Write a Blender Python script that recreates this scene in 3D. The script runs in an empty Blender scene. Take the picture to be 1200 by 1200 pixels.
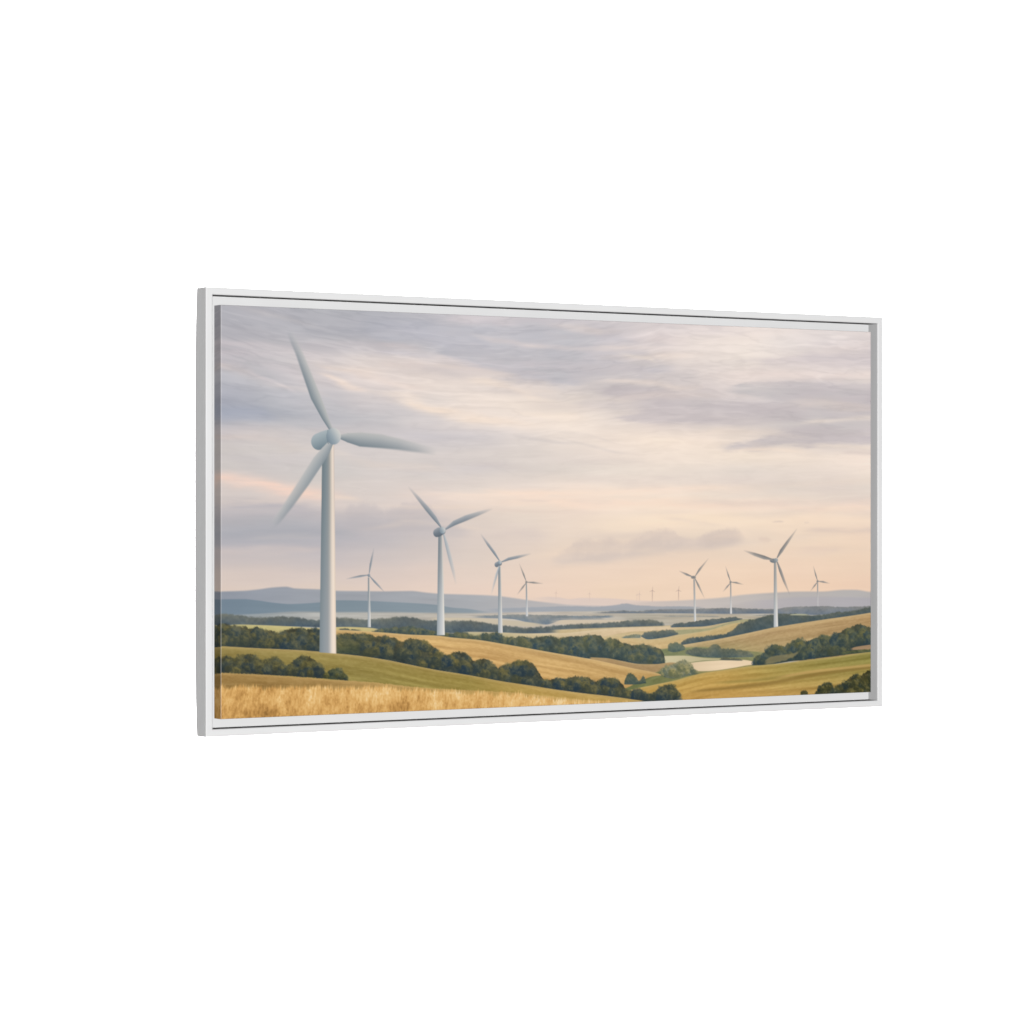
import bpy, math, random
import numpy as np

# ----------------------------------------------------------------------------
# THE PRINT: a landscape printed on the canvas, worked out in print units
# (2000 wide, 1000 high, y down) and stored as pigment colours on the fabric.
# ----------------------------------------------------------------------------
AW, AH = 2000.0, 1000.0
rng = np.random.RandomState(7)
TAB = rng.rand(64, 256, 256).astype(np.float32)


def vnoise(x, y, seed):
    xi = np.floor(x).astype(np.int64); yi = np.floor(y).astype(np.int64)
    fx = (x - xi); fy = (y - yi)
    fx = fx * fx * (3 - 2 * fx); fy = fy * fy * (3 - 2 * fy)
    t = TAB[seed % 64]
    a = t[yi & 255, xi & 255]; b = t[yi & 255, (xi + 1) & 255]
    c = t[(yi + 1) & 255, xi & 255]; d = t[(yi + 1) & 255, (xi + 1) & 255]
    return (a * (1 - fx) + b * fx) * (1 - fy) + (c * (1 - fx) + d * fx) * fy


def fbm(x, y, seed, octs=4, gain=0.5):
    s = 0.0; a = 1.0; n = 0.0
    for k in range(octs):
        s = s + a * vnoise(x * 2 ** k + 17.3 * k, y * 2 ** k + 9.1 * k, seed + k)
        n += a; a *= gain
    return s / n - 0.5          # about -0.5 .. 0.5


def sst(t):
    t = np.clip(t, 0, 1)
    return t * t * (3 - 2 * t)


def rgb(c):
    return np.array(c, np.float32) / 255.0


class Print:
    def __init__(self, nx, ny):
        self.x = np.linspace(0, AW, nx, dtype=np.float32)
        self.y = np.linspace(0, AH, ny, dtype=np.float32)
        self.X, self.Y = np.meshgrid(self.x, self.y)
        self.img = np.zeros((ny, nx, 3), np.float32)
        self.own = np.full((ny, nx), -1, np.int32)

    def win(self, x0, y0, x1, y1):
        i0 = max(0, np.searchsorted(self.x, x0) - 1); i1 = min(len(self.x), np.searchsorted(self.x, x1) + 1)
        j0 = max(0, np.searchsorted(self.y, y0) - 1); j1 = min(len(self.y), np.searchsorted(self.y, y1) + 1)
        return (slice(j0, j1), slice(i0, i1))

    def mix(self, sl, m, col):
        m = m[..., None]
        self.img[sl] = self.img[sl] * (1 - m) + np.asarray(col, np.float32) * m

    # --- a soft cloud streak along a polyline of (x, y, half width)
    def streak(self, pts, col, op, rough=0.6, seed=3, hard=1.0):
        p = np.array(pts, np.float32)
        w = p[:, 2].max() * 2.4
        sl = self.win(p[:, 0].min() - w, p[:, 1].min() - w, p[:, 0].max() + w, p[:, 1].max() + w)
        X, Y = self.X[sl], self.Y[sl]
        if X.size == 0:
            return
        wm = float(p[:, 2].mean())
        Xw = X + 5.0 * wm * fbm(X / 110, Y / 40, seed + 3, 3)
        Yw = Y + (1.5 * wm + 6) * fbm(X / 130, Y / 34, seed, 4) * (rough / .6)
        best = np.full(X.shape, 1e9, np.float32); run = np.zeros_like(best)
        seg = np.hypot(np.diff(p[:, 0]), np.diff(p[:, 1])); tot = seg.sum(); s0 = 0.0
        for k in range(len(p) - 1):
            ax, ay, aw = p[k]; bx, by, bw = p[k + 1]
            dx, dy = bx - ax, by - ay
            t = np.clip(((Xw - ax) * dx + (Yw - ay) * dy) / (dx * dx + dy * dy + 1e-6), 0, 1)
            d = np.hypot(Xw - ax - t * dx, Yw - ay - t * dy) / ((aw + (bw - aw) * t) * 1.25)
            u = d < best
            best = np.where(u, d, best); run = np.where(u, (s0 + t * seg[k]) / tot, run)
            s0 += seg[k]
        along = np.ones_like(best)
        if p[0, 0] > 6: along *= sst(run / .34 + .02)
        if p[-1, 0] < AW - 6: along *= sst((1 - run) / .34 + .02)
        r = np.maximum(best + .5 * rough * fbm(X / 60, Y / 14, seed + 7, 4), 0)
        tex = np.clip(.86 + 1.1 * fbm(X / 120, Y / 11, seed + 11, 5, .6), 0, 1.15)
        self.mix(sl, np.clip(op * along * tex * np.exp(-(r ** (2 * hard)) * 1.3), 0, 1), rgb(col))

    # --- a cumulus: crisp lumpy top, bottom that melts away
    def cumulus(self, top, bot, col, lit, op, seed=5):
        t = np.array(top, np.float32); b = np.array(bot, np.float32)
        x0, x1 = t[0, 0], t[-1, 0]
        sl = self.win(x0, t[:, 1].min() - 30, x1, b[:, 1].max() + 40)
        X, Y = self.X[sl], self.Y[sl]
        tt = np.interp(X, t[:, 0], t[:, 1]) + 26 * fbm(X / 34, Y / 30, seed, 5, .6)
        bb = np.interp(X, b[:, 0], b[:, 1]) + 16 * fbm(X / 90, Y / 20, seed + 4, 3)
        m = sst((Y - tt + 5) / 16) * sst((bb - Y + 14) / 32)
        m = m * sst((X - x0) / 60) * sst((x1 - X) / 60)
        n = fbm(X / 46, Y / 26, seed + 8, 4) - fbm(X / 46 - .2, Y / 26 - .35, seed + 8, 4)
        k = np.clip(0.75 * (1 - (Y - tt) / 40) + 1.1 * n, 0, 1)[..., None] * 0.6
        self.mix(sl, m * op, rgb(col) * (1 - k) + rgb(lit) * k)

    # --- a drawn-out cloud sheet: torn upper edge, soft belly, streaky body
    def sheet(self, top, bot, c0, c1, op, seed=5, amp=14, tsoft=16, bsoft=26):
        t = np.array(top, np.float32); b = np.array(bot, np.float32)
        x0, x1 = t[0, 0], t[-1, 0]
        sl = self.win(x0 - 10, t[:, 1].min() - 50, x1 + 10, b[:, 1].max() + 60)
        X, Y = self.X[sl], self.Y[sl]
        Xw = X + 70 * fbm(X / 120, Y / 36, seed + 1, 4)
        tt = np.interp(Xw, t[:, 0], t[:, 1]) + amp * 2.2 * fbm(X / 62, Y / 15, seed, 5, .6)
        bb = np.interp(Xw, b[:, 0], b[:, 1]) + amp * 2.4 * fbm(X / 90, Y / 16, seed + 4, 5, .6)
        m = sst((Y - tt) / tsoft + .5) * sst((bb - Y) / bsoft + .5)
        if x0 > 4: m = m * sst((X - x0 + 30 * fbm(X / 40, Y / 9, seed + 6, 3)) / 70)
        if x1 < AW - 4: m = m * sst((x1 - X + 30 * fbm(X / 40, Y / 9, seed + 7, 3)) / 70)
        tex = np.clip(.84 + 1.0 * fbm(X / 110, Y / 14, seed + 9, 5, .58), .2, 1.1)
        k = np.clip((X - x0) / (x1 - x0) + .8 * fbm(X / 80, Y / 24, seed + 12, 3), 0, 1)[..., None]
        self.mix(sl, np.clip(m * tex * op, 0, 1), rgb(c0) * (1 - k) + rgb(c1) * k)

    # --- everything between two curves
    def band(self, top, bot, fn, rough=0.0, rs=10.0, seed=1, soft=2.6, brough=0.0, bsoft=None, op=1.0, ends=(0, 0), smooth=True):
        t = np.array(top, np.float32)
        x0, x1 = t[0, 0], t[-1, 0]
        b = np.array(bot, np.float32) if bot is not None else np.array([(x0, AH + 50), (x1, AH + 50)], np.float32)
        ylo = t[:, 1].min() - rough * 1.5 - 8
        yhi = min(b[:, 1].max() + 12, AH)
        sl = self.win(max(x0, 0), ylo, min(x1, AW), yhi)
        X, Y = self.X[sl], self.Y[sl]
        if X.size == 0:
            return
        tt = curve(X[0], t, smooth)[None, :] + 0 * Y
        bb = curve(X[0], b, smooth)[None, :] + 0 * Y
        if rough:
            tt = tt - rough * (1.3 * fbm(X / rs, Y / rs, seed, 4, .6) + .9 * fbm(X / (rs * .45), Y / (rs * .45), seed + 13, 2))
        if brough:
            bb = bb + brough * 2 * fbm(X / rs, Y / rs, seed + 9, 3)
        st = soft * (2.0 if rough > 3.5 else 1.0)
        m = sst((Y - tt) / st + .5) * sst((bb - Y) / (bsoft or soft) + .5) * op
        if ends[0]: m = m * sst((X - x0) / ends[0])
        if ends[1]: m = m * sst((x1 - X) / ends[1])
        self.mix(sl, m, fn(X, Y, tt, bb))


def crowns(P, top, bot, pal, r0, r1, n, seed, lift=1.0):
    """single rounded crowns scattered over a tree row, far ones first"""
    t = np.array(top, np.float32); b = np.array(bot if bot is not None else [(t[0, 0], AH + 30), (t[-1, 0], AH + 30)], np.float32)
    R = np.random.RandomState(seed)
    xs = R.uniform(max(t[0, 0], -4), min(t[-1, 0], AW + 4), n)
    ty = np.interp(xs, t[:, 0], t[:, 1]); by = np.interp(xs, b[:, 0], b[:, 1])
    fr = R.rand(n) ** 1.15
    order = np.argsort(fr)
    dark, mid, light = [(np.array(c, np.float32) + k) / 255 for c, k in zip(pal, (7, 9, 10))]
    for i in order:
        h = by[i] - ty[i]
        if h < 3: continue
        r = min(R.uniform(r0, r1), h * .55)
        cx = xs[i]; cy = ty[i] + r * .72 + fr[i] * max(h - r * 1.25, 0)
        sl = P.win(cx - r * 1.6, cy - r * 1.5, cx + r * 1.6, cy + r * 1.5)
        X, Y = P.X[sl], P.Y[sl]
        if X.size == 0: continue
        dx = (X - cx) / (r * 1.12); dy = (Y - cy) / r
        n1 = fbm(X / (r * .55) + 3.1 * i, Y / (r * .5), seed + 3, 3, .6)
        d = np.sqrt(dx * dx + dy * dy) + .8 * n1
        m = sst((1 - d) * r / 7.0 + .5) * sst((by[i] + 1.5 - Y) / 3 + .5)
        m = m * sst((1.05 - np.maximum(dy, 0)) * 2.2)
        lit = np.clip(.52 - .30 * dy + .22 * dx * lift + 1.0 * n1 + R.uniform(-.24, .16) - .16 * fr[i], 0, 1)[..., None]
        lit = lit * lit * (3 - 2 * lit)
        c = np.where(lit < .55, dark + (mid - dark) * lit / .55, mid + (light - mid) * (lit - .55) / .45)
        hue = R.uniform(-1, 1) * np.array([14, 7, -8], np.float32) / 255
        g = c.mean(-1, keepdims=True)
        P.mix(sl, m * .8, np.clip(c * .8 + g * .2 + hue + (lit - .45) * np.array([12, 5, -8], np.float32) / 255, 0, 1))


def curve(x, p, smooth=True):
    if not smooth or len(p) < 3:
        return np.interp(x, p[:, 0], p[:, 1])
    px, py = p[:, 0], p[:, 1]                      # monotone cubic
    h = np.diff(px); d = np.diff(py) / h
    m = np.zeros(len(px)); m[0] = d[0]; m[-1] = d[-1]
    for i in range(1, len(px) - 1):
        m[i] = 0 if d[i - 1] * d[i] <= 0 else 2 * d[i - 1] * d[i] / (d[i - 1] + d[i])
    k = np.clip(np.searchsorted(px, x) - 1, 0, len(h) - 1)
    s = np.clip((x - px[k]) / h[k], 0, 1)
    return ((1 + 2 * s) * (1 - s) ** 2 * py[k] + s * (1 - s) ** 2 * h[k] * m[k]
            + s * s * (3 - 2 * s) * py[k + 1] + s * s * (s - 1) * h[k] * m[k + 1])


def ramp(v, stops):
    v = np.asarray(v)
    xs = [s[0] for s in stops]
    return np.stack([np.interp(v, xs, [s[1][c] / 255.0 for s in stops]) for c in range(3)], -1).astype(np.float32)


def flat(xstops, var=6, sx=120, sy=10, seed=2, dy=None):
    """tint by x, with faint level streaks"""
    def fn(X, Y, tt, bb):
        c = ramp(X, xstops)
        n = fbm(X / sx, (Y - 0.5 * tt) / sy, seed, 4)[..., None]
        c = c + n * var / 255.0 * 2
        if dy is not None:
            k = sst((Y - tt) / np.maximum(bb - tt, 4))[..., None]
            c = c + k * (np.array(dy, np.float32) / 255.0)
        return np.clip(c, 0, 1)
    return fn


def field(xstops, edge=None, var=16, sx=150, sy=7, seed=2, low=None, follow=1.0, fine=8):
    """mown or ripening field: streaks that run with its upper edge"""
    def fn(X, Y, tt, bb):
        c = ramp(X, xstops)
        depth = (Y - tt)
        if low is not None:
            k = sst(depth / np.maximum(bb - tt, 6))[..., None]
            c = c * (1 - k) + ramp(X, low) * k
        s = Y - follow * tt
        n = fbm(X / sx, s / sy, seed, 4)[..., None]
        c = c + n * (np.array([var, var, var * 0.8], np.float32) / 255.0) * 2
        c = c + fbm(X / 9, s / 3.4, seed + 6, 2)[..., None] * fine / 255.0 * 2
        if edge is not None:
            e = np.exp(-np.maximum(depth, 0) / 5.0)[..., None] * 0.7
            c = c * (1 - e) + rgb(edge) * e
        return np.clip(c, 0, 1)
    return fn


def wood(dark, mid, light, seed=4, s=11.0, contrast=1.0):
    """mass of trees: rounded clumps with paler tops"""
    def fn(X, Y, tt, bb):
        n1 = fbm(X / s, Y / s, seed, 4, .6)
        n2 = fbm(X / s - .10, Y / s + .45, seed, 4, .6)
        rel = (n1 - n2) * .85 * contrast + .22 * fbm(X / 3.5, Y / 3.2, seed + 11, 2) * contrast
        big = fbm(X / (s * 3.4), Y / (s * 2.4), seed + 5, 3)
        h = np.clip((Y - tt) / np.maximum(bb - tt, 6), 0, 1)
        v = 0.54 - 0.20 * h + rel + big * .95 * contrast
        c = ramp(v, [(0.0, dark), (0.45, mid), (1.0, light)])
        g = c.mean(-1, keepdims=True)
        warm = (.7 * fbm(X / 30, Y / 22, seed + 15, 2) + .35 - .9 * h)[..., None] * np.array([16, 6, -8], np.float32) / 255.0
        return np.clip(c * .78 + g * .22 + np.array([2, 0, 1], np.float32) / 255.0 + warm, 0, 1)
    fn.pal = (dark, mid, light)
    fn.size = s
    return fn


def paint(nx, ny):
    P = Print(nx, ny)
    X, Y = P.X, P.Y
    # ---------------- sky
    g = np.array(SKY, np.float32)                 # rows, cols, 3 over the sky part
    gr, gc = g.shape[:2]
    wxx = 26 * fbm(X / 160, Y / 60, 20, 3); wyy = 18 * fbm(X / 150, Y / 40, 25, 3)
    u = np.clip((X + wxx) / AW * (gc - 1), 0, gc - 1.001)
    v = np.clip((Y + wyy) / SKY_H * (gr - 1), 0, gr - 1.001)
    iu = u.astype(int); iv = v.astype(int); fu = (u - iu)[..., None]; fv = (v - iv)[..., None]
    fu = fu * .4 + .6 * fu * fu * (3 - 2 * fu); fv = fv * .4 + .6 * fv * fv * (3 - 2 * fv)
    c = (g[iv, iu] * (1 - fu) + g[iv, iu + 1] * fu) * (1 - fv) + (g[iv + 1, iu] * (1 - fu) + g[iv + 1, iu + 1] * fu) * fv
    lum = c.mean(-1, keepdims=True)
    up = np.clip(1.15 - Y / 640, 0, 1)[..., None]
    P.img[:] = (c + (lum - 212) * .22 * up) / 255.0
    for k, q in enumerate(SHEETS):
        P.sheet(*q[:5], seed=9 + 4 * k, **(q[5] if len(q) > 5 else {}))
    for q in CUMULUS:
        P.cumulus(*q)
    for k, q in enumerate(STREAKS):
        P.streak(q[0], q[1], q[2], seed=3 + 5 * (k % 9), **(q[3] if len(q) > 3 else {}))
    # loose wisps, thinner and flatter towards the horizon
    R = np.random.RandomState(21)
    for k in range(60):
        x = R.uniform(-100, 2100); y = 640 * R.rand() ** 1.15
        sl_ = .30 * max(0, 1 - x / 1250) * max(0, 1 - y / 480) - .05 * max(0, (x - 1250) / 750) + R.normal(0, .035)
        L = R.uniform(70, 260); w = R.uniform(7, 20) * (1 - .5 * y / 640)
        bend = R.normal(0, .05) * L
        pts = [(x - L, y - sl_ * L, w * .6), (x - L * .3, y - sl_ * L * .3 + bend, w), (x + L * .3, y + sl_ * L * .3 + bend, w), (x + L, y + sl_ * L, w * .5)]
        warm = np.array([243, 226, 213]) * (1 - y / 640) + np.array([249, 226, 203]) * (y / 640)
        cool = np.array([190, 187, 193]) * (1 - y / 640) + np.array([222, 206, 196]) * (y / 640)
        light = R.rand() < .36 + .2 * np.clip(x / 2000, 0, 1)
        P.streak(pts, tuple(warm if light else cool), R.uniform(.10, .28), seed=3 + k % 40)
    # fine wispy fibres drawn out along the wind
    tilt = 0.22 * np.clip(1 - X / 1300, 0, 1) * np.clip(1 - Y / 520, 0, 1)
    s = Y - tilt * X
    fade = np.clip(1.15 - Y / 700, .25, 1)
    w1 = fbm(X / 230, s / 15, 30, 5, .55); w2 = fbm(X / 90, s / 30, 36, 4)
    w3 = fbm(X / 330, s / 60, 40, 4, .55)
    # torn filaments: where two layers of drift cross
    fx = X + 60 * fbm(X / 170, s / 50, 70, 3); fy = s + 16 * fbm(X / 140, s / 40, 74, 3)
    q1 = fbm(fx / 240, fy / 30, 78, 4, .56); q2 = fbm(fx / 150 + 7, fy / 21, 84, 4, .56)
    patch = np.clip(.5 + 2.2 * fbm(X / 300, Y / 110, 90, 3), 0, 1)
    fil = (np.exp(-(q1 / .055) ** 2) * 7.5 * patch - np.exp(-(q2 / .06) ** 2) * 6.5 * (1 - .6 * patch)) * np.clip(1.25 - Y / 620, .3, 1)
    w1 = w1 + fil / 13
    P.img += ((w1 * 16 + w2 * 9 + w3 * 14) * fade)[..., None] / 255.0 * np.array([1.0, .95, .88], np.float32)
    g = P.img.mean(-1, keepdims=True)
    k = np.where(P.img[..., :1] > P.img[..., 2:], 1.06 + .14 * np.clip(1.2 - Y / 560, 0, 1)[..., None], 1.0)
    P.img[:] = np.clip(g + (P.img - g) * k, 0, 1)
    # ---------------- land, back to front
    for q in LAND:
        kind, top, bot, fn, kw = q
        P.band(top, bot, fn, **kw)
        if kind == 'wood' and kw.get('rough', 0) >= 5 and hasattr(fn, 'pal'):
            t = np.array(top, np.float32); L = t[-1, 0] - t[0, 0]
            bb = np.interp(t[:, 0], [q[0] for q in bot], [q[1] for q in bot]) if bot else t[:, 1] * 0 + AH
            H = float(np.mean(np.clip(bb - t[:, 1], 3, 90)))
            r = fn.size * (.95 if H > 22 else .8)
            crowns(P, top, bot, fn.pal, r * .35, r * 1.5, int(min(420, .95 * L * H / (r * r) + 3)), int(abs(t[0, 0])) % 50 + 3)
    # ---------------- foreground wheat
    wheat(P)
    # ---------------- turbines
    for k, t in enumerate(TURBINES):
        turbine(P, k, t)
    return P


def wheat(P):
    t = np.array(WHEAT_TOP, np.float32)
    sl = P.win(0, t[:, 1].min() - 40, t[-1, 0], AH)
    X, Y = P.X[sl], P.Y[sl]
    tt = curve(X[0], t)[None, :] + 0 * Y
    lean = X + (0.16 + .3 * fbm(X / 70, Y / 200, 61, 2)) * (Y - tt)
    blades = fbm(lean / 3.2, Y / 50, 41, 3, .6)
    tuft = fbm(lean / 19, Y / 40, 45, 3)
    m = sst((Y - tt + 16 * blades + 16 * tuft) / 13 + .5)
    n = .36 * fbm(lean / 4.0, Y / 22, 48, 3, .7) + .42 * fbm(lean / 15, Y / 30, 52, 3) + .30 * fbm(X / 4, Y / 5, 56, 2) + .3 * fbm(X / 60, Y / 30, 58, 2)
    h = np.clip((Y - tt) / 75, 0, 1)
    v = 0.62 - 0.23 * h + n * 1.12 + 0.12 * np.clip(X / 900, 0, 1)
    c = ramp(v, [(0.0, (132, 96, 50)), (0.3, (180, 134, 74)), (0.55, (212, 165, 98)), (0.8, (230, 189, 124)), (1.0, (240, 210, 158))])
    P.mix(sl, m, c)


def turbine(P, idx, t):
    acc = np.zeros(P.X.shape, np.float32)

    def put(sl, m, col):
        P.mix(sl, m, col)
        acc[sl] = np.maximum(acc[sl], m)

    def blade(b):
        pts = np.array(b['pts'], np.float32)      # x, y, half width, opacity, edge blur
        w = pts[:, 2].max() + pts[:, 4].max() * 2 + 6
        sl = P.win(pts[:, 0].min() - w, pts[:, 1].min() - w, pts[:, 0].max() + w, pts[:, 1].max() + w)
        X, Y = P.X[sl], P.Y[sl]
        best = np.full(X.shape, 1e9, np.float32); A = np.zeros_like(best); S = np.zeros_like(best)
        for k in range(len(pts) - 1):
            a, c = pts[k], pts[k + 1]
            dx, dy = c[0] - a[0], c[1] - a[1]; L = np.hypot(dx, dy)
            tr = ((X - a[0]) * dx + (Y - a[1]) * dy) / (L * L)
            tc = np.clip(tr, 0, 1)
            d = np.hypot(X - a[0] - tc * dx, Y - a[1] - tc * dy)
            hw = a[2] + (c[2] - a[2]) * tc; bl = a[4] + (c[4] - a[4]) * tc
            q = (d - hw) / bl
            side = ((X - a[0]) * dy - (Y - a[1]) * dx) / L / np.maximum(hw, .5)
            u = q < best
            best = np.where(u, q, best); A = np.where(u, a[3] + (c[3] - a[3]) * tc, A); S = np.where(u, side, S)
        put(sl, sst(.5 - best) * A, ramp(S * b.get('side', 1), b['ramp']))

    def ell(e):
        cx, cy, rx, ry, ang, stops = e
        r = max(rx, ry) + 6
        sl = P.win(cx - r, cy - r, cx + r, cy + r)
        X, Y = P.X[sl] - cx, P.Y[sl] - cy
        ca, sa = math.cos(ang), math.sin(ang)
        a = (X * ca + Y * sa) / rx; b = (-X * sa + Y * ca) / ry
        d = (np.sqrt(a * a + b * b) - 1) * min(rx, ry)
        put(sl, sst(.5 - d / 2.6), ramp((X * .75 + Y * -.5) / max(rx, ry), stops))

    if 'tower' in t:
        (x0, y0, w0), (x1, y1, w1) = t['tower']
        sl = P.win(min(x0, x1) - 40, y0 - 4, max(x0, x1) + 40, y1 + 8)
        X, Y = P.X[sl], P.Y[sl]
        k = (Y - y0) / (y1 - y0)
        cx = x0 + (x1 - x0) * k; hw = w0 + (w1 - w0) * k
        s = (X - cx) / hw
        slope = t.get('foot', 0.0)
        m = sst((hw - np.abs(X - cx)) / 2.4 + .5) * sst((Y - y0) / 3 + .5) * sst((y1 + slope * (X - cx) - Y) / 2.6 + .5)
        m = m * t.get('op', 1.0) * (1 - t.get('fade', 0) * sst((k - .35) / .65))
        c = ramp(s, t['ramp'])
        if 'low' in t:
            kk = sst(k)[..., None]
            c = c * (1 - kk) + ramp(s, t['low']) * kk
        put(sl, m, c)
    for what, q in t['order']:
        (blade if what == 'b' else ell)(q)
    P.own[acc > 0.30] = idx

# sky tints, rows from the top of the print to the horizon
SKY_H = 700.0
SKY = [[(178,178,184),(183,182,188),(186,186,191),(189,189,195),(196,194,199),(205,200,203),(206,201,204),(206,202,205),(212,206,207),(219,211,210),(229,219,216),(235,225,220),(232,223,219),(229,221,218),(228,219,216)],[(181,180,186),(180,180,186),(181,181,187),(186,186,194),(192,191,198),(195,194,201),(195,194,201),(195,195,201),(209,203,205),(222,212,210),(232,222,216),(237,227,220),(229,221,217),(222,214,213),(217,209,209)],[(195,191,195),(193,190,193),(195,191,194),(200,195,197),(201,197,199),(200,196,200),(196,194,199),(193,192,198),(209,203,203),(222,213,209),(232,222,216),(237,227,219),(231,221,216),(228,218,215),(229,219,216)],[(198,194,198),(201,197,199),(208,201,200),(216,207,203),(218,208,204),(216,207,205),(208,201,201),(200,196,198),(208,202,202),(216,208,205),(227,217,212),(234,222,216),(227,217,213),(222,213,211),(224,216,212)],[(187,187,194),(198,195,198),(209,202,202),(220,210,206),(226,215,208),(229,218,211),(223,213,208),(216,208,205),(208,201,200),(204,197,197),(215,206,204),(219,210,207),(207,200,200),(200,195,197),(205,199,200)],[(179,180,190),(188,188,194),(199,196,199),(212,205,204),(223,214,209),(235,223,214),(234,222,212),(230,219,210),(215,206,202),(204,196,197),(206,199,199),(206,199,200),(205,199,200),(207,201,201),(209,203,203)],[(172,176,188),(181,183,191),(191,190,195),(200,197,199),(214,207,205),(230,219,212),(234,222,213),(237,224,213),(227,216,208),(221,210,205),(219,209,204),(216,207,203),(210,203,201),(206,200,200),(211,204,203)],[(200,194,195),(205,199,198),(207,201,200),(205,200,201),(207,202,204),(212,206,206),(224,215,210),(236,224,214),(241,227,215),(244,229,215),(241,226,213),(234,221,210),(221,211,205),(215,206,203),(223,213,207)],[(207,201,198),(208,202,199),(209,203,201),(211,204,202),(214,207,204),(217,209,205),(223,214,208),(230,219,211),(236,223,213),(240,226,214),(240,226,213),(240,226,212),(240,226,213),(241,227,215),(246,230,218)],[(206,200,197),(207,201,199),(208,203,200),(211,204,201),(214,207,203),(217,209,205),(222,213,207),(227,217,209),(232,221,211),(235,223,212),(233,221,211),(231,220,211),(233,221,211),(235,222,212),(241,227,215)],[(211,202,198),(212,204,200),(214,206,201),(217,208,203),(221,210,204),(225,214,206),(230,217,208),(235,221,209),(238,224,211),(239,225,213),(236,223,211),(234,221,210),(231,219,209),(231,218,209),(233,221,211)],[(211,201,196),(213,202,197),(215,204,199),(218,207,201),(225,211,204),(232,217,206),(237,221,207),(242,224,209),(244,227,211),(246,229,211),(244,227,210),(241,224,208),(236,221,207),(233,219,206),(233,218,207)],[(182,179,183),(182,180,184),(185,182,186),(192,187,189),(205,196,194),(221,208,199),(228,214,202),(235,218,204),(241,223,205),(246,226,206),(247,227,206),(247,227,206),(247,226,205),(246,225,205),(245,224,204)],[(180,178,184),(181,179,185),(185,182,187),(193,188,190),(205,196,193),(218,205,197),(226,211,200),(233,216,201),(232,215,200),(232,215,199),(233,216,199),(235,217,200),(239,219,200),(242,220,199),(242,219,199)],[(200,191,189),(199,191,190),(200,192,192),(206,196,193),(213,201,195),(221,207,197),(228,211,198),(234,215,198),(234,214,197),(235,214,196),(236,215,196),(237,216,197),(240,217,196),(241,218,196),(241,217,195)],[(213,199,191),(213,199,192),(214,200,193),(217,202,194),(222,205,195),(226,209,197),(231,211,196),(235,213,195),(237,214,195),(239,215,194),(241,216,194),(242,217,194),(242,216,194),(242,216,193),(241,215,192)],[(220,203,191),(221,204,192),(222,205,192),(225,206,194),(228,208,195),(231,210,196),(234,211,194),(236,212,193),(238,214,192),(240,215,192),(241,215,192),(242,215,191),(242,214,190),(242,213,189),(240,211,188)]]

CUMULUS = [
    ([(293.7,542.1),(317.5,512.6),(353.5,478.9),(389.7,470.3),(426.0,478.8),(450.4,493.6),(499.4,474.4),(548.7,470.0),(585.9,482.8),(613.3,512.9),(648.4,525.9),(724.1,539.1)],
     [(293.7,558.9),(401.8,561.5),(499.4,559.8),(598.3,562.4),(724.1,560.8)], (190,184,186), (206,196,194), .5, 5),
    ([(919.6,632.0),(945.8,616.8),(1014.2,582.0),(1067.2,568.9),(1128.8,564.8),(1171.9,582.9),(1198.9,562.8),(1234.3,550.8),(1305.5,540.7),(1349.7,561.2),(1402.5,570.5),(1438.9,557.0),(1495.1,543.5),(1549.0,546.0),(1580.4,569.1)],
     [(919.6,640.8),(1101.9,636.0),(1234.3,621.5),(1366.3,604.4),(1458.5,598.2),(1580.4,578.3)], (217,202,192), (236,217,201), 1.0, 11),
    ([(1394.1,581.9),(1438.9,559.3),(1495.1,544.4),(1546.2,546.0),(1586.1,571.4)], [(1394.1,593.2),(1458.5,598.2),(1546.2,585.0),(1586.1,578.3)], (207,193,185), (222,206,195), .6, 15),
]
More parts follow.
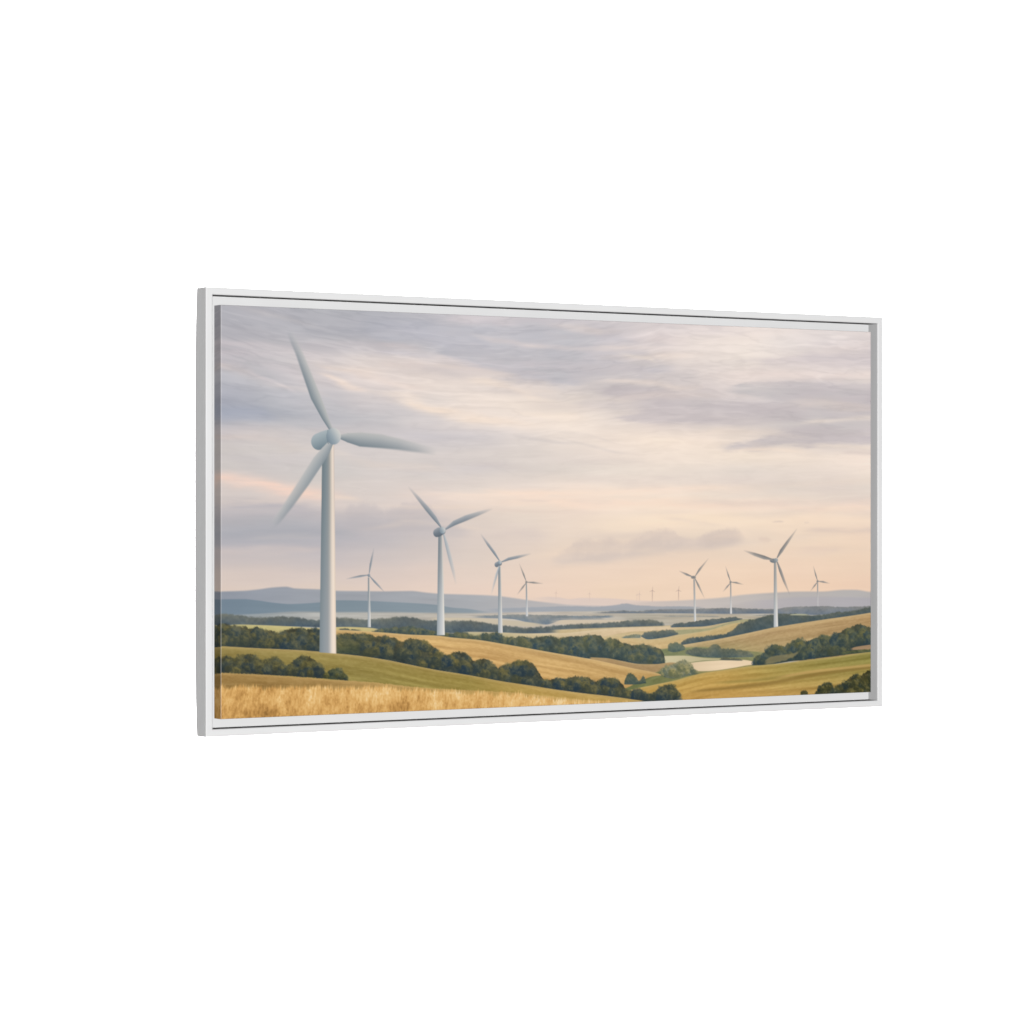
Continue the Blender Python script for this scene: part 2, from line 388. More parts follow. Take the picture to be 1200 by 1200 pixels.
SHEETS = [
    ([(389.7,21.2),(450.4,10.6),(548.7,9.2),(648.4,12.2),(775.0,23.0),(878.0,28.3),(982.5,22.6),(1059.3,11.1),(1128.8,22.1),(1188.1,47.1),(1278.0,93.9),(1360.8,114.3)],
     [(389.7,59.4),(474.8,69.4),(571.0,83.6),(650.9,113.6),(734.2,137.3),(841.8,158.6),(943.1,167.2),(1022.1,165.3),(1088.6,150.4),(1155.7,144.3),(1278.0,141.3),(1360.8,127.9)], (187,187,195), (203,197,199), .8, dict(amp=16, tsoft=30, bsoft=26)),
    ([(-20.7,-1.4),(94.0,-1.6),(210.7,2.4),(329.5,6.5),(426.0,15.7)], [(-20.7,84.9),(94.0,89.6),(210.7,81.9),(329.5,61.3),(426.0,45.5)], (180,179,186), (188,186,192), .5, dict(amp=14, tsoft=30, bsoft=34)),
    ([(1061.9,184.4),(1093.9,181.5),(1144.9,170.5),(1234.3,170.2),(1322.1,176.4),(1385.8,186.3),(1430.5,192.2)], [(1061.9,191.1),(1093.9,194.8),(1188.1,201.8),(1278.0,202.2),(1385.8,200.0),(1430.5,196.8)], (196,188,190), (205,197,197), .85, dict(amp=8, tsoft=12, bsoft=16)),
    ([(987.8,217.0),(1061.9,206.6),(1128.8,209.7),(1182.7,217.6)], [(987.8,223.6),(1061.9,228.8),(1128.8,229.8),(1182.7,226.6)], (206,198,197), (206,198,198), .6, dict(amp=6, tsoft=12, bsoft=14)),
    ([(1110.0,250.2),(1144.9,246.5),(1215.2,234.9),(1322.1,217.1),(1422.1,207.2),(1549.0,201.2),(1689.8,205.4),(1818.4,214.5)], [(1110.0,254.7),(1144.9,256.3),(1234.3,263.8),(1366.3,263.9),(1503.6,264.0),(1606.1,265.8),(1689.8,256.4),(1818.4,240.3)], (200,192,193), (202,194,195), .85, dict(amp=9, tsoft=14, bsoft=16)),
    ([(1486.7,170.5),(1549.0,153.0),(1643.5,147.5),(1736.3,143.0),(1880.7,144.3),(2043.0,141.4)], [(1486.7,175.0),(1597.5,184.1),(1689.8,198.4),(1786.1,224.5),(1880.7,236.8),(2043.0,236.4)], (194,190,191), (203,195,197), .85, dict(amp=10, tsoft=12, bsoft=18)),
    ([(1458.5,324.1),(1500.8,320.4),(1549.0,312.9),(1614.7,298.2),(1672.4,276.4),(1736.3,267.3),(1812.6,266.1),(1889.6,272.0),(2043.0,262.5)], [(1458.5,329.6),(1514.9,332.6),(1569.0,332.9),(1643.5,328.9),(1718.8,313.1),(1786.1,317.9),(1833.2,311.2),(1889.6,304.9),(2043.0,310.0)], (204,196,195), (202,194,196), .85, dict(amp=11, tsoft=15, bsoft=16)),
    ([(1586.1,85.3),(1730.5,72.0),(1877.7,63.1),(2043.0,67.8)], [(1586.1,99.1),(1730.5,99.9),(1877.7,96.0),(2043.0,101.0)], (222,212,211), (212,204,206), .6, dict(amp=8, tsoft=16, bsoft=20)),
]
STREAKS = [
    ([(-20.7,171.2,10.3),(94.0,180.8,12.4),(210.7,211.5,12.5),(281.7,239.4,8.4)], (188,187,193), .6),
    ([(-20.7,89.0,6.2),(94.0,93.8,10.4),(210.7,107.0,10.5),(329.5,120.4,8.4)], (206,198,199), .5),
    ([(305.6,146.3,4.2),(401.8,160.8,8.5),(524.0,183.4,8.6),(623.3,194.0,6.5)], (228,214,206), .6),
    ([(329.5,217.4,8.4),(426.0,232.4,12.7),(573.5,263.8,12.9),(724.1,287.3,8.7)], (203,199,201), .55),
    ([(826.3,215.8,8.7),(982.5,225.9,11.1),(1142.2,231.8,8.9)], (226,214,208), .5),
    ([(365.5,180.7,6.3),(401.8,194.7,8.5),(514.1,215.7,9.6),(603.3,241.8,10.8),(719.0,263.5,11.9),(859.9,275.4,11.0),(982.5,283.4,8.8)], (243,227,213), .85),
    ([(643.3,159.1,5.4),(741.9,165.4,8.7),(813.5,178.9,9.8),(883.2,199.3,8.8),(982.5,210.4,6.6)], (241,226,213), .7),
    ([(813.5,237.9,4.4),(930.1,251.2,8.8),(1088.6,257.3,8.9)], (243,228,214), .5),
    ([(800.6,299.2,3.3),(956.2,316.9,4.4),(1061.9,326.6,4.4)], (212,204,201), .5),
    ([(904.0,297.8,2.6),(1024.7,318.2,3.3),(1147.6,341.2,3.4),(1218.0,347.2,2.2)], (214,205,200), .45),
    ([(904.0,286.8,2.6),(1061.9,300.0,3.6),(1196.2,327.3,2.7)], (220,210,204), .35),
    ([(1061.9,159.9,4.4),(1169.2,157.4,6.7),(1278.0,161.6,6.8),(1416.5,172.0,6.8)], (241,228,219), .7),
    ([(1715.9,262.9,4.6),(1818.4,249.6,7.0),(2027.8,234.3,7.1)], (240,227,216), .6),
    ([(1730.5,313.9,4.7),(1877.7,316.8,7.0),(2027.8,319.7,7.1)], (242,228,215), .5),
    ([(1892.6,335.4,4.7),(2027.8,336.3,7.1)], (222,209,202), .6),
    ([(1472.6,340.0,4.6),(1643.5,331.2,6.9),(1818.4,333.9,7.0)], (247,229,213), .6),
    ([(377.6,455.6,6.3),(524.0,459.4,10.7),(724.1,456.6,10.9),(956.2,449.3,13.2),(1250.7,443.7,13.5),(1529.1,438.0,11.5),(1759.7,427.7,9.3)], (251,228,210), .65),
    ([(573.5,472.1,6.4),(826.3,469.4,13.1),(1088.6,475.5,13.4),(1444.5,486.3,13.7),(2027.8,481.0,14.2)], (252,227,209), .7),
    ([(623.3,489.2,4.3),(826.3,493.4,5.5),(1061.9,500.0,6.7),(1250.7,500.0,4.5)], (228,211,200), .45),
    ([(826.3,427.9,6.6),(1035.3,422.4,11.1),(1250.7,414.4,13.5),(1557.6,412.6,13.8),(1818.4,408.7,11.7)], (226,213,206), .45),
    ([(826.3,467.2,2.6),(956.2,469.1,3.3)], (226,210,202), .5),
    ([(1250.7,470.7,4.5),(1444.5,472.6,9.1),(1643.5,476.9,9.3),(2027.8,471.5,11.9)], (228,213,204), .5),
    ([(1789.0,490.7,4.7),(2027.8,485.8,7.1)], (250,228,208), .5),
    ([(969.4,528.7,8.8),(1142.2,535.8,11.2),(1360.8,518.2,13.6),(1643.5,513.9,13.9)], (249,229,206), .5),
    ([(1600.4,571.5,4.6),(1634.9,576.3,6.9),(1657.9,578.7,3.5)], (224,204,190), .6),
    ([(1652.2,527.8,2.3),(1678.2,526.7,2.8),(1701.4,527.9,2.3)], (212,196,186), .5),
    ([(1765.5,528.0,2.3),(1789.0,525.7,2.8)], (218,202,192), .4),
    ([(1745.1,551.2,4.7),(1862.8,546.9,9.4),(2027.8,547.4,11.9)], (223,205,194), .7),
    ([(1715.9,602.3,4.6),(1818.4,605.3,9.4),(1937.4,601.4,7.1)], (230,208,194), .6),
    ([(724.1,565.1,6.5),(826.3,554.7,13.1),(943.1,561.7,11.0)], (218,204,197), .55),
    ([(-20.7,417.8,12.3),(59.4,423.5,14.5),(140.4,439.7,18.7),(281.7,455.9,14.7),(389.7,464.0,8.5)], (239,212,198), .85),
    ([(222.5,456.1,3.1),(305.6,462.1,6.3),(401.8,472.4,4.2)], (236,218,204), .6),
    ([(-20.7,493.8,16.4),(94.0,495.9,18.7),(234.3,497.9,18.8),(329.5,510.5,12.7)], (180,177,183), .7),
    ([(-20.7,549.3,16.4),(94.0,551.8,18.7),(210.7,550.2,18.8),(329.5,552.7,12.7),(426.0,557.3,8.5)], (170,171,178), .8),
    ([(401.8,525.4,10.6),(524.0,517.1,19.3),(648.4,530.2,13.0)], (190,185,187), .5),
    ([(-20.7,598.6,8.2),(163.8,593.8,10.4),(329.5,588.6,8.4)], (211,198,193), .5),
    ([(-20.7,619.2,4.1),(163.8,618.8,6.3),(305.6,615.8,4.2)], (202,192,190), .5),
    ([(57.1,154.8,2.5),(121.8,173.9,4.2),(229.6,217.4,4.2)], (210,203,205), .6),
    ([(94.0,137.3,6.2),(187.2,153.6,8.3),(272.2,182.9,6.3)], (208,201,203), .5),
    ([(222.5,125.4,6.3),(293.7,140.3,8.4),(377.6,148.7,10.6),(474.8,146.2,10.7)], (230,216,207), .7),
    ([(239.0,148.0,4.2),(305.6,169.5,6.3),(360.7,189.3,8.5),(426.0,204.8,6.4)], (236,220,209), .8),
    ([(94.0,197.4,4.1),(163.8,212.5,6.3),(258.0,244.0,6.3)], (196,194,200), .5),
    ([(-20.7,257.5,14.4),(70.9,257.9,16.6),(152.1,264.8,10.4)], (169,173,187), .65),
    ([(163.8,270.8,8.3),(234.3,284.3,10.5),(377.6,267.2,10.6)], (188,188,193), .5),
    ([(-20.7,319.2,6.2),(94.0,315.5,10.4),(210.7,324.4,8.4)], (218,206,200), .6),
    ([(-20.7,111.6,6.2),(94.0,110.4,8.3),(199.0,111.5,8.4)], (204,197,199), .5),
    ([(377.6,30.1,8.5),(499.4,40.9,12.8),(673.5,71.8,19.5),(800.6,81.0,17.5)], (188,187,196), .6),
    ([(573.5,10.5,6.4),(724.1,11.7,8.7),(878.0,12.9,8.8)], (216,207,207), .5),
    ([(401.8,80.2,4.2),(499.4,81.5,6.4),(573.5,89.9,6.4)], (208,200,200), .55),
    ([(401.8,99.3,4.2),(499.4,98.5,5.3),(623.3,110.0,5.4)], (192,188,194), .45),
    ([(426.0,128.3,6.4),(524.0,123.5,8.6),(573.5,135.0,8.6)], (230,215,206), .5),
    ([(573.5,109.3,4.3),(686.1,116.9,6.5),(736.8,132.9,4.3)], (216,206,204), .5),
    ([(1088.6,54.6,6.7),(1250.7,58.6,6.8),(1360.8,50.7,6.8)], (214,207,207), .5),
    ([(1142.2,79.8,4.5),(1250.7,92.4,6.8),(1291.8,113.8,4.5)], (240,229,216), .5),
    ([(1182.7,103.3,3.4),(1250.7,110.4,5.6),(1319.3,119.9,4.5)], (205,199,198), .55),
    ([(1196.2,136.6,6.7),(1360.8,137.0,6.8),(1444.5,144.0,6.8)], (214,206,203), .5),
    ([(1672.4,92.2,4.6),(1789.0,77.3,11.7),(1907.5,69.3,9.4),(2027.8,89.6,9.5)], (214,206,207), .6),
    ([(1500.8,96.8,4.6),(1643.5,83.7,6.9)], (226,216,213), .5),
    ([(1500.8,126.6,9.2),(1701.4,123.9,13.9),(2027.8,118.0,14.2)], (238,225,219), .75),
    ([(401.8,338.9,10.6),(524.0,354.5,10.7),(724.1,369.8,13.0)], (218,209,206), .4),
    ([(401.8,389.7,8.5),(623.3,390.1,12.9),(878.0,385.9,11.0)], (208,201,201), .5),
    ([(-20.7,362.3,10.3),(140.4,369.0,14.6),(281.7,365.5,10.5)], (203,197,197), .5),
]

FARH = [(0,(146,152,163)),(300,(156,160,167)),(700,(170,172,176)),(1000,(192,186,184)),(1500,(196,186,183)),(2000,(186,180,183))]
LAND = [
    # palest ridge in the middle of the horizon
    ('hill', [(852.1,723.4),(891.0,721.8),(930.1,719.8),(969.4,722.2),(1003.6,726.9),(1035.3,724.5),(1088.6,725.6),(1142.2,728.0),(1209.8,733.5),(1333.1,737.8),(1500.8,742.8)], None,
     flat([(800,(222,204,194)),(1300,(226,206,194)),(1600,(216,198,190))], 3), dict(soft=5, ends=(120,160))),
    ('hill', [(-20.7,693.2),(-0.2,692.6),(57.1,691.8),(94.0,689.4),(140.4,684.7),(173.2,683.5),(199.0,688.0),(269.9,691.5),(315.1,695.5),(401.8,697.6),(462.6,698.9),(524.0,698.9),(573.5,704.0),(615.8,707.6),(648.4,708.9),(775.0,714.8),(826.3,720.8),(891.0,729.7),(956.2,737.2),(1008.9,742.3),(1088.6,745.8),(1196.2,749.0),(1416.5,750.5)], None,
     flat(FARH, 6, dy=(20,16,12)), dict(soft=6, ends=(0,200))),
    ('hill', [(1088.6,742.7),(1169.2,739.6),(1250.7,738.7),(1333.1,736.9),(1416.5,734.1),(1500.8,730.0),(1557.6,724.4),(1643.5,720.6),(1745.1,718.0),(1833.2,719.2),(1907.5,715.6),(1946.4,716.2),(1997.5,722.6),(2027.8,725.4)], None,
     flat([(1200,(210,196,188)),(1500,(196,188,183)),(2000,(184,180,178))], 6, dy=(2,6,8)), dict(soft=7, ends=(220,0))),
    # low spur right, second tone
    ('hill', [(1500.8,745.1),(1643.5,738.2),(1759.7,733.1),(1877.7,734.9),(2027.8,739.6)], None, flat([(1500,(188,182,184)),(2000,(176,173,179))], 4, dy=(14,14,12)), dict(soft=9, op=.8, ends=(160,0))),
    # second, bluer ridge on the left
    ('hill', [(-20.7,711.6),(-0.2,711.6),(59.4,712.1),(94.0,715.5),(140.4,722.1),(187.2,726.2),(234.3,724.9),(269.9,723.2),(315.1,719.1),(389.7,721.2),(474.8,726.0),(548.7,730.6),(603.3,735.4),(648.4,743.0),(686.1,745.9),(736.8,753.1),(787.8,759.4)], None,
     flat([(0,(117,133,147)),(300,(126,141,151)),(700,(143,154,162)),(900,(162,167,172))], 4, dy=(16,14,10)), dict(soft=3.5, ends=(0,90))),
    # hazy valley floor
    ('plain', [(-20.7,750.7),(94.0,748.7),(199.0,745.4),(305.6,748.4),(450.4,751.1),(623.3,756.4),(775.0,759.2),(930.1,757.7),(1088.6,756.1),(1250.7,757.8),(1444.5,760.1),(2027.8,775.2)], None,
     flat([(0,(140,150,156)),(250,(176,176,172)),(600,(186,179,168)),(900,(198,188,176)),(1200,(188,181,168)),(1500,(186,178,165)),(2000,(176,173,168))], 20, 90, 4), dict(soft=7)),
    # thin blue hedges and woods far out
    ('wood', [(724.1,747.4),(826.3,747.0),(930.1,745.5),(1008.9,745.8),(1088.6,748.3),(1155.7,743.9),(1177.3,741.1),(1209.8,745.9),(1278.0,750.4),(1360.8,751.9),(1444.5,755.6)], [(724.1,756.1),(1088.6,760.5),(1444.5,767.0)],
     flat([(900,(160,166,174)),(1400,(154,160,168))], 5, 60, 6), dict(soft=4, rough=1.5, rs=16, op=.8, ends=(80,60))),
    ('wood', [(1061.9,762.3),(1128.8,761.3),(1169.2,759.3),(1209.8,762.7),(1250.7,760.1),(1319.3,759.1),(1388.6,760.3),(1444.5,758.8),(1529.1,758.9),(1586.1,762.2),(1663.7,764.9),(1715.9,760.3),(1774.3,759.0),(1833.2,759.5),(1892.6,762.4),(1952.4,763.0),(2027.8,759.8)],
     [(1061.9,765.4),(1196.2,767.4),(1360.8,770.7),(1500.8,774.4),(1643.5,776.6),(1818.4,783.1),(2027.8,782.3)],
     wood((106,117,124),(122,131,136),(140,146,148), 12, 14, .8), dict(soft=3, rough=2.5, rs=14, ends=(60,0))),
    ('wood', [(693.7,764.2),(775.0,764.6),(826.3,763.9),(956.2,767.8),(1088.6,771.7),(1142.2,771.8),(1147.6,772.8)], [(693.7,768.5),(826.3,775.5),(891.0,788.8),(930.1,791.8),(982.5,780.7),(1061.9,777.8),(1147.6,777.3)],
     wood((112,126,132),(128,140,144),(150,156,156), 14, 12, .8), dict(soft=3, rough=2, rs=14, ends=(60,30))),
    ('field', [(930.1,781.9),(995.7,780.5),(1088.6,782.8),(1182.7,785.8),(1250.7,790.5)], [(930.1,790.7),(1035.3,795.1),(1142.2,797.3),(1250.7,792.7)],
     flat([(900,(214,198,174)),(1300,(206,192,172))], 5), dict(soft=4, ends=(60,60))),
    ('field', [(573.5,767.3),(673.5,769.4),(800.6,777.1),(904.0,788.0),(943.1,793.2)], [(573.5,774.8),(673.5,776.8),(775.0,788.6),(878.0,796.2),(943.1,797.6)],
     flat([(600,(206,194,172)),(900,(200,188,166))], 5), dict(soft=4, ends=(40,60))),
    ('field', [(1142.2,770.4),(1305.5,772.6),(1500.8,777.2),(1643.5,782.2),(1818.4,785.5)], [(1142.2,777.2),(1305.5,796.1),(1500.8,790.9),(1643.5,791.4),(1818.4,794.8)],
     flat([(1200,(178,172,158)),(1500,(192,180,160)),(1800,(182,174,158))], 14, 80, 4), dict(soft=5, ends=(60,60))),
    ('wood', [(930.1,777.5),(995.7,775.7),(1061.9,776.5),(1120.7,779.9)], [(930.1,779.7),(1061.9,781.4),(1120.7,781.6)], wood((130,140,142),(146,152,150),(164,164,156), 41, 9), dict(soft=3, rough=2, rs=9, op=.8, ends=(40,20))),
    ('wood', [(1278.0,776.2),(1360.8,775.9),(1444.5,778.4),(1500.8,781.8)], [(1278.0,778.4),(1388.6,781.0),(1500.8,783.6)], wood((128,136,134),(146,150,144),(166,164,152), 42, 9), dict(soft=3, rough=2, rs=9, op=.7, ends=(40,30))),
    ('wood', [(1586.1,780.2),(1672.4,779.5),(1759.7,780.6)], [(1586.1,782.5),(1672.4,783.2),(1759.7,783.9)], wood((118,128,124),(138,144,136),(160,160,146), 43, 9), dict(soft=3, rough=2, rs=9, op=.7, ends=(30,30))),
    # blue-green wooded rise, left
    ('wood', [(-20.7,746.6),(-0.2,746.5),(36.4,749.7),(70.9,755.5),(105.6,758.1),(140.4,756.4),(187.2,757.5),(222.5,762.6),(269.9,767.3),(315.1,761.9),(353.5,764.9),(401.8,767.2),(438.2,766.8),(462.6,765.4),(482.2,763.2),(511.6,763.3),(541.2,768.6),(573.5,773.7),(623.3,776.2),(698.7,777.3),(736.8,781.5),(775.0,787.5),(826.3,795.1),(878.0,798.4),(930.1,797.3),(982.5,793.5),(1061.9,792.1),(1128.8,790.3),(1182.7,787.3),(1223.4,785.9),(1264.3,787.6),(1294.5,792.5),(1308.3,800.7)],
     [(-20.7,779.5),(94.0,779.8),(199.0,782.0),(329.5,787.9),(426.0,793.1),(623.3,806.0),(826.3,814.8),(930.1,813.8),(1035.3,812.8),(1142.2,807.5),(1250.7,805.4),(1308.3,804.3)],
     wood((74,88,92),(92,106,106),(120,130,122), 17, 17, .75), dict(soft=3, rough=4, rs=13, ends=(0,16))),
    # strip of pale field behind the left tree row
    ('field', [(6.6,774.9),(36.4,773.6),(94.0,775.7),(199.0,782.0),(269.9,786.8),(329.5,785.4),(406.6,789.3),(440.6,793.4)], [(6.6,788.3),(94.0,800.5),(199.0,807.1),(329.5,799.5),(440.6,806.2)],
     field([(0,(178,172,118)),(300,(196,178,120)),(500,(190,176,126))], (206,192,140), 10), dict(soft=3, ends=(30,20))),
    ('wood', [(317.5,789.7),(341.5,789.2),(358.3,792.7),(389.7,794.0)], [(317.5,795.0),(389.7,797.6)], wood((84,92,78),(100,106,88),(120,122,100), 7), dict(rough=3, rs=8, ends=(8,20))),
    # fields across the valley
    ('field', [(930.1,806.1),(1088.6,804.2),(1250.7,803.1),(1360.8,801.8),(1529.1,792.4),(1678.2,792.1)], [(930.1,863.4),(1250.7,871.6),(1678.2,852.4)],
     field([(900,(204,184,144)),(1300,(206,184,142)),(1700,(188,174,136))], None, 10), dict(soft=5, ends=(50,20))),
    ('field', [(673.5,804.9),(775.0,808.2),(878.0,813.8),(982.5,815.2),(1061.9,810.3),(1169.2,804.5),(1278.0,804.6),(1360.8,804.0)], [(673.5,824.4),(826.3,832.3),(982.5,836.0),(1088.6,829.6),(1196.2,816.3),(1360.8,813.1)],
     field([(700,(176,168,126)),(950,(206,186,148)),(1200,(222,196,160)),(1500,(214,192,158))], (222,204,172), 8), dict(soft=3.4, ends=(20,60))),
    ('field', [(1061.9,833.4),(1115.3,830.2),(1182.7,828.4),(1228.8,837.3),(1291.8,836.5),(1360.8,827.2),(1444.5,817.2),(1500.8,804.7),(1543.3,795.4),(1600.4,792.9),(1657.9,796.3)], [(1061.9,849.0),(1196.2,863.4),(1305.5,866.2),(1360.8,856.2),(1444.5,846.9),(1529.1,835.1),(1657.9,833.4)],
     field([(1200,(210,182,134)),(1500,(198,172,122)),(1750,(180,166,122))], (204,188,146), 10), dict(soft=3, ends=(20,20))),
    ('field', [(1264.3,818.9),(1360.8,814.5),(1444.5,812.6),(1500.8,801.0),(1557.6,790.9),(1614.7,789.5)], [(1264.3,833.6),(1360.8,826.7),(1444.5,818.3),(1529.1,800.7),(1614.7,795.5)],
     field([(1300,(166,162,126)),(1700,(176,168,130))], None, 8), dict(soft=3, ends=(30,30))),
    ('wood', [(1223.4,826.6),(1242.5,818.7),(1278.0,815.9),(1319.3,813.8),(1341.4,819.5),(1349.7,824.2)], [(1223.4,828.2),(1250.7,837.8),(1291.8,835.1),(1349.7,826.5)],
     wood((76,94,94),(90,106,102),(110,122,112), 19, 12), dict(rough=4, rs=10, ends=(6,6))),
    ('wood', [(1161.1,829.7),(1182.7,826.1),(1207.1,822.9),(1228.8,824.9)], [(1161.1,832.6),(1228.8,833.2)], wood((100,116,104),(122,132,112),(150,152,124), 9, 12), dict(rough=2, rs=9, ends=(14,6))),
    # blue wood under the right-hand middle turbine
    ('wood', [(1319.3,804.3),(1333.1,798.5),(1360.8,795.4),(1402.5,792.9),(1444.5,788.4),(1500.8,785.4),(1534.8,784.7),(1563.3,788.5)], [(1319.3,807.7),(1416.5,807.5),(1500.8,798.7),(1563.3,789.8)],
     wood((74,92,96),(88,104,106),(108,120,116), 21, 14), dict(rough=3.5, rs=11, ends=(8,10))),
    # dark wood on the right hill
    ('wood', [(1352.5,851.5),(1369.1,842.8),(1388.6,836.4),(1416.5,833.9),(1458.5,831.7),(1495.1,828.4),(1520.6,822.3),(1543.3,805.5),(1563.3,797.7),(1600.4,790.1),(1643.5,782.2),(1678.2,777.7),(1715.9,777.3),(1759.7,781.1),(1803.7,784.3),(1862.8,778.8),(1907.5,775.9),(1937.4,773.6),(1973.4,768.1),(2027.8,762.2)],
     [(1352.5,856.0),(1444.5,845.9),(1529.1,837.4),(1643.5,823.8),(1759.7,810.0),(1877.7,797.2),(2027.8,781.1)],
     wood((66,84,84),(82,98,95),(106,116,106), 23, 15, .9), dict(rough=4, rs=11, ends=(6,0))),
    ('field', [(1715.9,780.3),(1745.1,779.0),(1789.0,780.9)], [(1715.9,782.4),(1789.0,784.4)], flat([(0,(176,176,150))], 3), dict(soft=3, ends=(10,20))),
    # tan slope on the right
    ('field', [(1349.7,860.5),(1416.5,850.3),(1500.8,839.0),(1586.1,826.7),(1666.6,814.6),(1759.7,804.4),(1848.0,795.4),(1937.4,787.3),(2027.8,777.6)], [(1349.7,871.8),(1500.8,875.7),(1643.5,904.7),(2027.8,915.2)],
     field([(1400,(188,165,122)),(1600,(186,157,113)),(2000,(188,156,110))], (208,182,136), 24, 200, 7, 31, [(1400,(168,154,108)),(2000,(178,150,106))]), dict(soft=3, ends=(16,0))),
    # meadow in the valley bottom
    ('field', [(1278.0,874.5),(1444.5,876.5),(1678.2,894.1)], [(1278.0,955.7),(1444.5,947.3),(1678.2,931.2)],
     field([(1300,(140,138,94)),(1700,(160,148,98))], None, 12, 60, 6, 34), dict(soft=6, ends=(12,20))),
    ('field', [(1278.0,865.5),(1333.1,862.4),(1416.5,862.1),(1500.8,871.1),(1586.1,877.8),(1672.4,884.7)], [(1278.0,897.1),(1360.8,908.4),(1500.8,903.2),(1586.1,903.2),(1672.4,912.5)],
     field([(1300,(128,134,98)),(1600,(140,140,100)),(1750,(160,146,98))], None, 14, 60, 6, 33), dict(soft=5, ends=(10,60))),
    ('wood', [(1311.0,856.2),(1322.1,849.9),(1335.9,847.9),(1352.5,851.9),(1371.9,861.0)], [(1311.0,868.6),(1333.1,873.7),(1371.9,867.9)], wood((76,94,82),(94,110,92),(122,132,104), 25, 10), dict(rough=4, rs=9, ends=(6,6))),
    ('wood', [(1366.3,873.4),(1388.6,867.1),(1408.1,862.4),(1430.5,867.0),(1447.3,865.2),(1455.7,858.5),(1466.9,854.2),(1478.2,856.8),(1489.5,867.4),(1529.1,870.9),(1580.4,878.8),(1603.3,889.8)], [(1366.3,877.9),(1416.5,888.3),(1500.8,892.9),(1603.3,893.3)],
     wood((78,94,84),(98,110,94),(124,130,104), 26, 11), dict(rough=4, rs=9, ends=(10,14))),
    ('field', [(1294.5,882.9),(1360.8,883.5),(1444.5,892.5),(1534.8,896.1)], [(1294.5,906.6),(1360.8,903.9),(1444.5,898.2),(1534.8,899.5)], flat([(1300,(206,196,160)),(1600,(184,172,132))], 6), dict(soft=3, ends=(10,20))),
    # pale river
    ('river', [(1360.8,907.3),(1385.8,903.7),(1444.5,900.3),(1500.8,899.5),(1557.6,900.3),(1600.4,906.3),(1637.7,912.9)], [(1360.8,913.0),(1394.1,926.2),(1444.5,927.2),(1529.1,920.9),(1586.1,914.7),(1637.7,913.8)],
     flat([(1380,(222,198,164)),(1500,(238,214,180)),(1650,(234,208,174))], 4, 80, 5), dict(soft=2.8, ends=(6,14))),
    ('wood', [(1478.2,896.4),(1500.8,893.1),(1534.8,894.9),(1563.3,900.3)], [(1478.2,898.4),(1563.3,903.0)], wood((84,92,74),(104,108,84),(130,128,96), 6), dict(rough=3, rs=7, ends=(12,10))),
    # trees on the right slope
    ('wood', [(1597.5,901.2),(1614.7,892.4),(1632.0,883.6),(1646.4,871.3),(1663.7,864.5),(1684.0,864.1),(1698.5,870.3),(1707.2,876.3),(1715.9,862.6),(1733.4,854.6),(1753.8,848.3),(1771.4,854.6),(1783.1,855.8),(1800.8,848.2),(1821.4,841.7),(1839.1,838.8),(1856.9,844.8),(1877.7,837.1),(1898.5,829.3),(1922.4,821.8),(1946.4,814.3),(1961.4,812.7),(1979.4,819.3),(2027.8,820.3)],
     [(1597.5,915.0),(1657.9,914.4),(1730.5,908.0),(1818.4,902.5),(1907.5,895.4),(1952.4,887.2),(2027.8,870.1)],
     wood((50,63,55),(66,78,64),(98,102,72), 28, 12), dict(rough=7, rs=12, ends=(8,0))),
    ('field', [(1629.1,906.7),(1657.9,893.6),(1695.6,889.9),(1730.5,887.3),(1753.8,879.8)], [(1629.1,915.9),(1678.2,910.3),(1715.9,902.1),(1753.8,884.4)], flat([(0,(136,126,92))], 10, 30, 6), dict(soft=6, brough=4, rs=12, ends=(14,14), op=.8)),
    ('field', [(1925.4,879.4),(1952.4,874.2),(2027.8,867.7)], [(1925.4,882.9),(1967.4,882.8),(2027.8,882.0)], flat([(0,(164,136,106))], 8), dict(soft=3, ends=(16,0))),
    ('wood', [(1892.6,888.0),(1937.4,884.4),(2027.8,880.8)], [(1892.6,896.2),(1952.4,893.1),(2027.8,889.1)], wood((62,78,54),(84,96,62),(112,116,76), 29, 10), dict(rough=3, rs=8, ends=(16,0))),
    # second tree row, behind the golden field
    ('wood', [(406.6,801.2),(421.2,798.3),(438.2,793.4),(462.6,791.8),(487.1,791.0),(511.6,789.8),(536.3,791.2),(566.0,797.0),(580.9,800.7),(603.3,803.4),(628.3,808.2),(660.9,807.7),(686.1,808.6),(711.4,817.4),(731.7,814.4),(739.3,810.3),(749.5,809.2),(757.1,815.4),(767.3,811.3),(782.7,809.0),(792.9,814.1),(803.2,825.2),(821.2,821.9),(834.0,825.0),(846.9,820.1),(865.0,822.2),(883.2,826.2),(909.2,822.8),(943.1,822.3),(969.4,829.0),(1003.6,824.1),(1035.3,824.8),(1061.9,822.3),(1096.6,823.1),(1112.7,835.7),(1131.4,835.9),(1147.6,834.5),(1169.2,844.8),(1209.8,851.4),(1245.2,853.4),(1272.6,858.6),(1289.0,864.9),(1300.0,877.3),(1305.5,895.6)],
     [(406.6,803.3),(524.0,811.5),(648.4,820.8),(724.1,828.6),(800.6,840.4),(878.0,854.6),(956.2,868.4),(1035.3,881.6),(1101.9,886.5),(1147.6,890.4),(1201.7,899.9),(1250.7,906.7),(1305.5,906.9)],
     wood((58,72,64),(73,86,74),(102,106,82), 32, 11), dict(rough=5, rs=10, ends=(8,4))),
    ('field', [(1061.9,880.1),(1115.3,883.7),(1169.2,893.2),(1223.4,902.3),(1278.0,903.9),(1322.1,900.5),(1360.8,906.1)], [(1061.9,889.0),(1142.2,906.8),(1223.4,927.1),(1278.0,933.2),(1322.1,925.4),(1360.8,917.5)],
